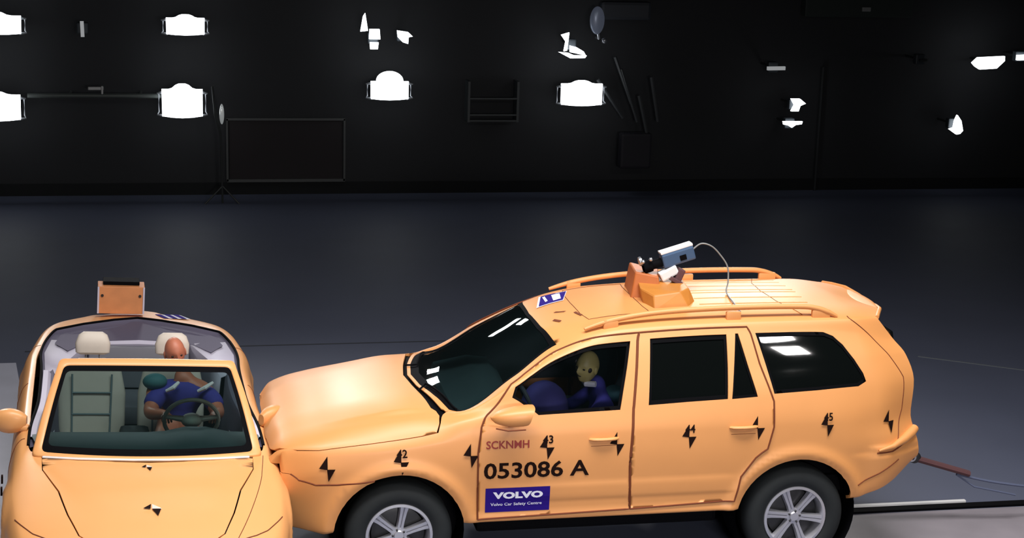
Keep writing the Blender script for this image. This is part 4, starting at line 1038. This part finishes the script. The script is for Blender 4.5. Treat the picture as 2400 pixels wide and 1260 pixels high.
# ---------------------------------------------------------------- dummy in the convertible
t = root('crash_test_dummy', cw(.28, 1.62, .60), 'crash test dummy in blue shirt with reddish head at the convertible wheel', 'dummy')
J = {'pel': (cw(.25, 1.66, .66), (.16, .12)), 'bel': (cw(.26, 1.68, .78), (.14, .11)), 'che': (cw(.29, 1.66, .93), (.17, .12)), 'nk0': (cw(.30, 1.66, 1.05), (.09, .08)), 'nk': (cw(.27, 1.70, 1.12), (.055, .055)), 
     'hl': (cw(.36, 1.62, .64), .09), 'kl': (cw(.40, 1.20, .70), .07), 'fl': (cw(.40, .98, .42), .045), 'tl': (cw(.40, .88, .40), .04),
     'hr': (cw(.16, 1.62, .64), .09), 'kr': (cw(.14, 1.20, .70), .07), 'fr': (cw(.14, .98, .42), .045), 'tr': (cw(.14, .88, .40), .04),
     'sl': (cw(.47, 1.62, .98), .075), 'el': (cw(.54, 1.40, .86), .055), 'wl': (cw(.49, 1.16, .93), .034),
     'sr': (cw(.11, 1.62, .98), .075), 'er': (cw(.04, 1.40, .86), .055), 'wr': (cw(.15, 1.16, .93), .034)}
J = {k: (tuple(v[0]), v[1]) for k, v in J.items()}
E_ = [('pel', 'bel'), ('bel', 'che'), ('che', 'nk0'), ('nk0', 'nk'), ('pel', 'hl'), ('hl', 'kl'), ('kl', 'fl'), ('fl', 'tl'), ('pel', 'hr'), ('hr', 'kr'), ('kr', 'fr'), ('fr', 'tr'),
      ('che', 'sl'), ('sl', 'el'), ('el', 'wl'), ('che', 'sr'), ('sr', 'er'), ('er', 'wr')]
hands(J, E_, 'wl', 'L', cw(.49, 1.16, .93), (0, -1, .15), (-.2, 0, -1), (1, 0, 0)); hands(J, E_, 'wr', 'R', cw(.15, 1.16, .93), (0, -1, .15), (.2, 0, -1), (-1, 0, 0))
bd = skinned('body', J, E_, M['skin'], t, 'pel')
JS = {'a': (tuple(cw(.25, 1.66, .68)), (.17, .13)), 'b': (tuple(cw(.26, 1.68, .80)), (.16, .125)), 'c': (tuple(cw(.29, 1.66, .93)), (.185, .135)), 'd': (tuple(cw(.30, 1.66, 1.02)), (.11, .10)),
      'sl': (tuple(cw(.47, 1.61, .98)), .088), 'el': (tuple(cw(.535, 1.44, .88)), .072), 'sr': (tuple(cw(.11, 1.61, .98)), .088), 'er': (tuple(cw(.05, 1.44, .88)), .072)}
skinned('shirt', JS, [('a', 'b'), ('b', 'c'), ('c', 'd'), ('c', 'sl'), ('sl', 'el'), ('c', 'sr'), ('sr', 'er')], M['blue'], t, 'a')
head(cw(.225, 1.72, 1.235), t, M['skin'], R0 @ Vector((.15, -1, -.1)), R0 @ Vector((-.18, .1, 1)), 1.0)
b = MB()
for q in ((.19, .25), (.42, .50)):
    b.tube([cw(q[0]-.03, 1.50, 1.0), cw(q[0]+.02, 1.49, 1.03), cw(q[1], 1.53, 1.06)], [.012, .018, .012], 8)
b.build('harness_strap', M['white'], t, True)
b = MB(); b.sphere(cw(.08, 1.58, 1.05), (.09, .07, .06)); b.build('shoulder_pad', M['teal'], t, True)

# ================================================================ TOW GEAR behind the large car
t = root('tow_strap', (4.3, .3, .25), 'brown tow strap with dark shackle running from the rear of the large orange car', 'strap')
b = MB(); b.tube([(3.80, -.30, .62), (3.90, -.30, .60), (4.02, -.30, .56)], .035, 8); b.sphere((3.95, -.30, .59), (.055, .05, .055)); b.sphere((4.04, -.30, .555), (.05, .04, .045)); b.build('shackle', M['darkmetal'], t, True)
b = MB(); b.tube([(4.04, -.30, .55), (4.50, -.30, .405)], .036, 8, flat=.7); b.build('webbing', M['cloth'], t, True)
b = MB(); b.tube([(3.90, -.335, .60), (3.96, -.335, .60)], .012, 8); b.lathe([(.018, 0), (.034, .004), (.034, .014), (.018, .018)], (4.0, -.33, .57), (0, -1, 0), 20); b.build('buckle', M['steel'], t, True)
b = MB(); b.tube(spline([(4.40, -.30, .405), (4.75, -.30, .32), (5.3, -.30, .24), (6.2, -.30, .15), (7.5, -.3, .05)], 6), .011, 6); b.build('rope', M['rope'], t, True)
b = MB(); b.tube([(4.40, -.30, .40), (4.55, -.31, .30), (4.9, -.32, .22)], .008, 6); b.build('hook_tail', M['rope'], t, True)

# ================================================================ FLOODLIGHTS AND RIGGING against the far wall
YW = 13.0
def floodlight(x, z, w_, h, hump, label, ears=True, yw=YW, tilt=0.0):
    """rectangular flood lamp: housing, glowing lens with domed reflector top, two side yokes"""
    t = root('floodlight', (x, yw, z-h/2), label, 'lamp', 'floodlights in front of the dark wall')
    n = 12; a, b_ = w_/2, h/2
    top = [(a-2*a*i/n, b_-.10*h*0+hump*math.exp(-((i/n-.5)/.22)**4)) for i in range(n+1)]
    poly = [(-a*.96, -b_*.86), (-a*.5, -b_*.96), (0, -b_), (a*.5, -b_*.96), (a*.96, -b_*.86)]+[(p[0]*.97, p[1]) for p in top]
    b = MB(); b.prism([(x_, y_) for x_, y_ in poly], (x, yw-.02, z), (1, 0, 0), (0, 0, 1), .05)
    le = b.build('lens', M['lamp'], t)
    b = MB(); b.box((x, yw+.13, z+.02), (w_*.86, .16, h*.8), bev=.03); b.build('housing', M['housing'], t)
    for sd in (-1, 1):
        b = MB(); e = x+sd*(a+.035)
        b.tube([(x+sd*a*.9, yw-.04, z+b_*.78), (e+sd*.02, yw-.03, z+b_*.70), (e, yw+.02, z+b_*.6), (e, yw+.02, z-b_*.6), (e+sd*.02, yw-.03, z-b_*.78), (x+sd*a*.9, yw-.04, z-b_*.84)], [.024, .012, .010, .010, .012, .024], 6)
        b.build('yoke', M['yoke'], t)
    b = MB(); b.tube([(x, yw+.15, z), (x, yw+.61, z)], .03, 8); b.build('wall_arm', M['rig'], t)
    return t
floodlight(-4.00, 2.56, .80, .27, .06, 'upper flood lamp cut by the left edge of the photo')
floodlight(-1.34, 2.57, .56, .25, .05, 'upper flood lamp, directly above the second lamp from the left in the lower row')
floodlight(-4.03, 1.39, .76, .38, .05, 'lower flood lamp cut by the left edge of the photo, end of a horizontal pipe')
floodlight(-1.40, 1.46, .60, .42, .08, 'tall lower flood lamp beside a shiny upright tube')
# the domed one
t = floodlight(1.62, 1.66, .58, .28, .0, 'lower flood lamp with a high round dome, left of the small ladder rack')
b = MB(); P_ = [(.20*math.cos(math.pi*i/14), .14+.14*math.sin(math.pi*i/14)) for i in range(15)]
b.prism([(-.2, 0)]+[(0+p[0], p[1]) for p in P_[::-1]]+[(.2, 0)], (1.62, YW-.025, 1.67), (1, 0, 0), (0, 0, 1), .05); b.build('dome', M['lamp'], t)
floodlight(4.55, 1.61, .66, .34, .05, 'lower flood lamp right of the small ladder rack')
def chips(name, label, x, z, polys, m=None, yw=YW, parts='lens'):
    t = root(name, (x, yw, z), label, 'lamp', None)
    for P_ in polys:
        b = MB(); b.prism(P_, (x, yw-.03, z), (1, 0, 0), (0, 0, 1), .05); b.build(parts, m or M['lamp'], t)
    b = MB(); b.box((x, yw+.10, z), (.16, .12, .16), bev=.02); b.build('housing', M['housing'], t)
    b = MB(); b.tube([(x, yw+.12, z), (x, yw+.61, z)], .02, 8); b.build('wall_arm', M['rig'], t)
    return t
k = .0061
def PX(pts, cx, cy): return [((a-cx)*k, -(c-cy)*k) for a, c in pts]
chips('spot_lamp', 'small spot lamp showing two stacked white squares above the domed flood lamp', 1.38, 2.42,
      [PX([(864, 68), (888, 68), (890, 92), (863, 92)], 875, 92), PX([(865, 100), (886, 100), (884, 116), (866, 116)], 875, 92), PX([(848, 38), (853, 30), (860, 72), (842, 74)], 875, 92)])
chips('spot_lamp', 'small ragged spot lamp right of the two stacked white squares', 1.81, 2.46,
      [PX([(928, 70), (955, 74), (966, 84), (956, 86), (955, 102), (942, 98), (930, 86)], 943, 85)])
chips('spot_lamp', 'angled spot lamp with an L shaped glow above the lamp right of the rack', 4.38, 2.36,
      [PX([(1310, 80), (1330, 74), (1328, 95), (1326, 118), (1318, 120), (1322, 96)], 1340, 105), PX([(1305, 122), (1330, 124), (1345, 130), (1376, 130), (1372, 136), (1335, 137)], 1340, 105), PX([(1333, 106), (1350, 110), (1368, 120), (1374, 130), (1334, 122)], 1340, 105)])
chips('flood_bar', 'slanted bright lamp bar high near the right edge', 11.19, 2.15,
      [PX([(2265, 146), (2280, 132), (2355, 128), (2356, 140), (2335, 160), (2288, 163), (2274, 155)], 2315, 145)])
chips('flood_bar', 'small lamp touching the right edge beside the slanted bar', 11.76, 2.24, [PX([(2374, 130), (2410, 128), (2410, 142), (2374, 143)], 2392, 135)])
chips('spot_lamp', 'small star shaped spot lamp above a flat one, right of centre', 8.0, 1.46, [PX([(1846, 228), (1870, 228), (1886, 240), (1872, 246), (1868, 260), (1848, 260), (1856, 244)], 1862, 245)])
chips('spot_lamp', 'small flat spot lamp below the star shaped one', 7.95, 1.16, [PX([(1828, 284), (1880, 284), (1878, 291), (1862, 293), (1852, 300), (1842, 294), (1830, 292)], 1853, 292)])
chips('spot_lamp', 'small triangular spot lamp low near the right edge', 10.71, 1.16, [PX([(2238, 265), (2250, 280), (2257, 306), (2250, 314), (2240, 316), (2218, 302), (2230, 298), (2232, 280)], 2237, 290)])
chips('light_tube', 'short upright pale tube between the upper flood lamps at left', -2.78, 2.52, [PX([(189, 48), (197, 48), (198, 84), (190, 84)], 193, 66)], M['lampdim'])
chips('light_tube', 'short dim horizontal tube above the star shaped lamp', 7.62, 2.04, [PX([(1793, 155), (1840, 154), (1840, 163), (1793, 164)], 1815, 158)], M['lampdim'])
chips('light_tube', 'faint short tube left of the slanted lamp bar', 10.06, 2.18, [PX([(2150, 138), (2170, 137), (2170, 143), (2150, 144)], 2160, 140)], M['rig'])
# shiny tube and pole beside the tall flood lamp
t = root('light_stand', (-.90, 12.9, 0), 'slim light stand with shiny tube beside the tall lower flood lamp', 'stand')
b = MB(); b.tube([(-.97, 12.9, 1.72), (-.93, 12.9, 1.30), (-.86, 12.9, 1.02), (-.84, 12.9, 0.0)], [.016, .022, .016, .014], 8); b.build('pole', M['rig'], t, True)
b = MB(); b.sphere((-.84, 12.87, 1.32), (.035, .035, .15)); b.build('tube', mat('tube_glow', (.6, .62, .62), .2, metal=.8, emit=(.8, .85, .85), estr=.25), t, True)  # weak emission paints part of the tube's shine; it is no lamp
b = MB(); b.tube([(-.84, 12.9, .25), (-1.1, 12.8, .0)], .012, 6); b.tube([(-.84, 12.9, .25), (-.6, 12.8, .0)], .012, 6); b.build('foot', M['rig'], t, True)
# horizontal pipe with a fitting
rg = mat('rig_pipe', (.10, .115, .11), .45, metal=.2)
t = root('rigging_pipe', (-2.6, 13.1, 1.54), 'horizontal grey pipe joining the two lower flood lamps at left', 'pipe')
b = MB(); b.tube([(-3.58, 13.15, 1.545), (-1.70, 13.15, 1.545)], .035, 10); b.build('pipe', rg, t, True)
b = MB(); b.box((-2.62, 13.08, 1.66), (.22, .06, .05), bev=.01); b.box((-2.53, 13.05, 1.64), (.03, .05, .12), bev=.008); b.build('clamp', mat('clamp_alloy', (.45, .46, .46), .4, metal=.5), t)
for x in (-3.0, -2.0):
    b = MB(); b.tube([(x, 13.15, 1.545), (x, 13.6, 1.545)], .02, 8); b.build('bracket', rg, t, True)
# ladder rack
t = root('ladder_rack', (3.26, 13.3, 1.1), 'small dark ladder rack on the wall between the two lower flood lamps', 'rack')
rk = mat('rack_grey', (.045, .052, .055), .5)
for x in (2.88, 3.64):
    b = MB(); b.box((x, 13.45, 1.45), (.035, .3, .62)); b.build('upright', rk, t)
for z in (1.50, 1.25, 1.16):
    b = MB(); b.box((3.26, 13.32, z), (.74, .03, .022)); b.build('rung', rk, t)
# framed board low on the wall
t = root('wall_board', (.13, 13.5, .2), 'large dark framed board low on the back wall under the lamps', 'board')
b = MB(); b.box((.13, 13.57, .68), (1.70, .05, .9)); b.build('panel', mat('board_panel', (.016, .012, .014), .8), t)
for c, d_ in (((.13, 13.54, 1.15), (1.78, .05, .035)), ((.13, 13.54, .215), (1.78, .05, .045)), ((-.75, 13.54, .68), (.03, .05, .95)), ((1.01, 13.54, .68), (.03, .05, .95))):
    b = MB(); b.box(c, d_); b.build('frame_bar', mat('board_frame', (.045, .05, .052), .5), t)
# convex disc camera / mirror above the right lamp
t = root('dome_reflector', (4.76, 13.0, 2.6), 'blue grey oval reflector above the L shaped lamp', 'reflector')
b = MB(); b.sphere((4.76, 13.0, 2.73), (.115, .06, .21)); b.build('dish', mat('dish_glow', (.20, .23, .30), .3, metal=.4, emit=(.35, .4, .55), estr=.10), t, True)  # faint bluish emission stands in for light caught by the dish
b = MB(); b.tube([(4.78, 13.05, 2.60), (4.82, 13.1, 2.45), (4.88, 13.5, 2.43)], .02, 8); b.sphere((4.88, 12.98, 2.43), .045); b.build('arm', M['steel'], t, True)
# leaning rods
tt = mat('rod_grey', (.055, .06, .065), .5)
rods = [((1483, 140), (1530, 255)), ((1500, 170), (1548, 300)), ((1550, 235), (1575, 330)), ((1580, 190), (1602, 300)), ((1440, 195), (1510, 290)), ((1420, 10), (1445, 60)), ((1110, 60), (1150, 0))]
def wp(p): # wall plane position of a rod end
    return ((p[0]-1200)*.0061+3.39+(p[0]-1200)*0, 13.2, 3.02-(p[1])*.00632+(p[0]-1200)*.00010)
t = root('crane_struts', (5.7, 13.2, .9), 'cluster of dim leaning struts hanging right of the lower lamps', 'struts')
for a, c in rods[:5]:
    b = MB(); A_, B_ = wp(a), wp(c); b.tube([A_, B_], [.030, .022], 6); b.build('strut', tt, t, True)
b = MB(); b.box(wp((1545, 370)), (.5, .2, .55), bev=.04); q_ = wp((1545, 370)); b.tube([q_, (q_[0], 13.57, q_[2])], .05, 8); b.build('base', mat('crane_base', (.016, .015, .022), .7), t)
b = MB(); b.box((5.3, 13.4, 2.85), (.8, .15, .28), bev=.05); b.tube([(5.3, 13.4, 2.9), (5.3, 13.57, 2.9)], .04, 8); b.build('carriage', mat('carriage_grey', (.03, .035, .045), .6), t)
t = root('wall_post', (8.6, 13.5, 0), 'thin dim upright post on the back wall right of the star shaped lamp', 'post')
b = MB(); b.box((8.62, 13.52, 1.0), (.03, .06, 2.0)); b.build('shaft', mat('post_grey', (.025, .028, .03), .6), t)
t = root('overhead_beam', (8.8, 13.4, 2.9), 'dark greenish overhead beam at the top edge right of centre', 'beam')
b = MB(); b.box((9.1, 13.45, 2.95), (1.8, .2, .30), bev=.02); b.build('beam', mat('beam_green', (.02, .028, .026), .7), t)
b = MB(); b.box((9.2, 13.32, 2.93), (.14, .04, .07), bev=.01); b.build('plate', mat('plate_grey', (.25, .26, .26), .5), t)
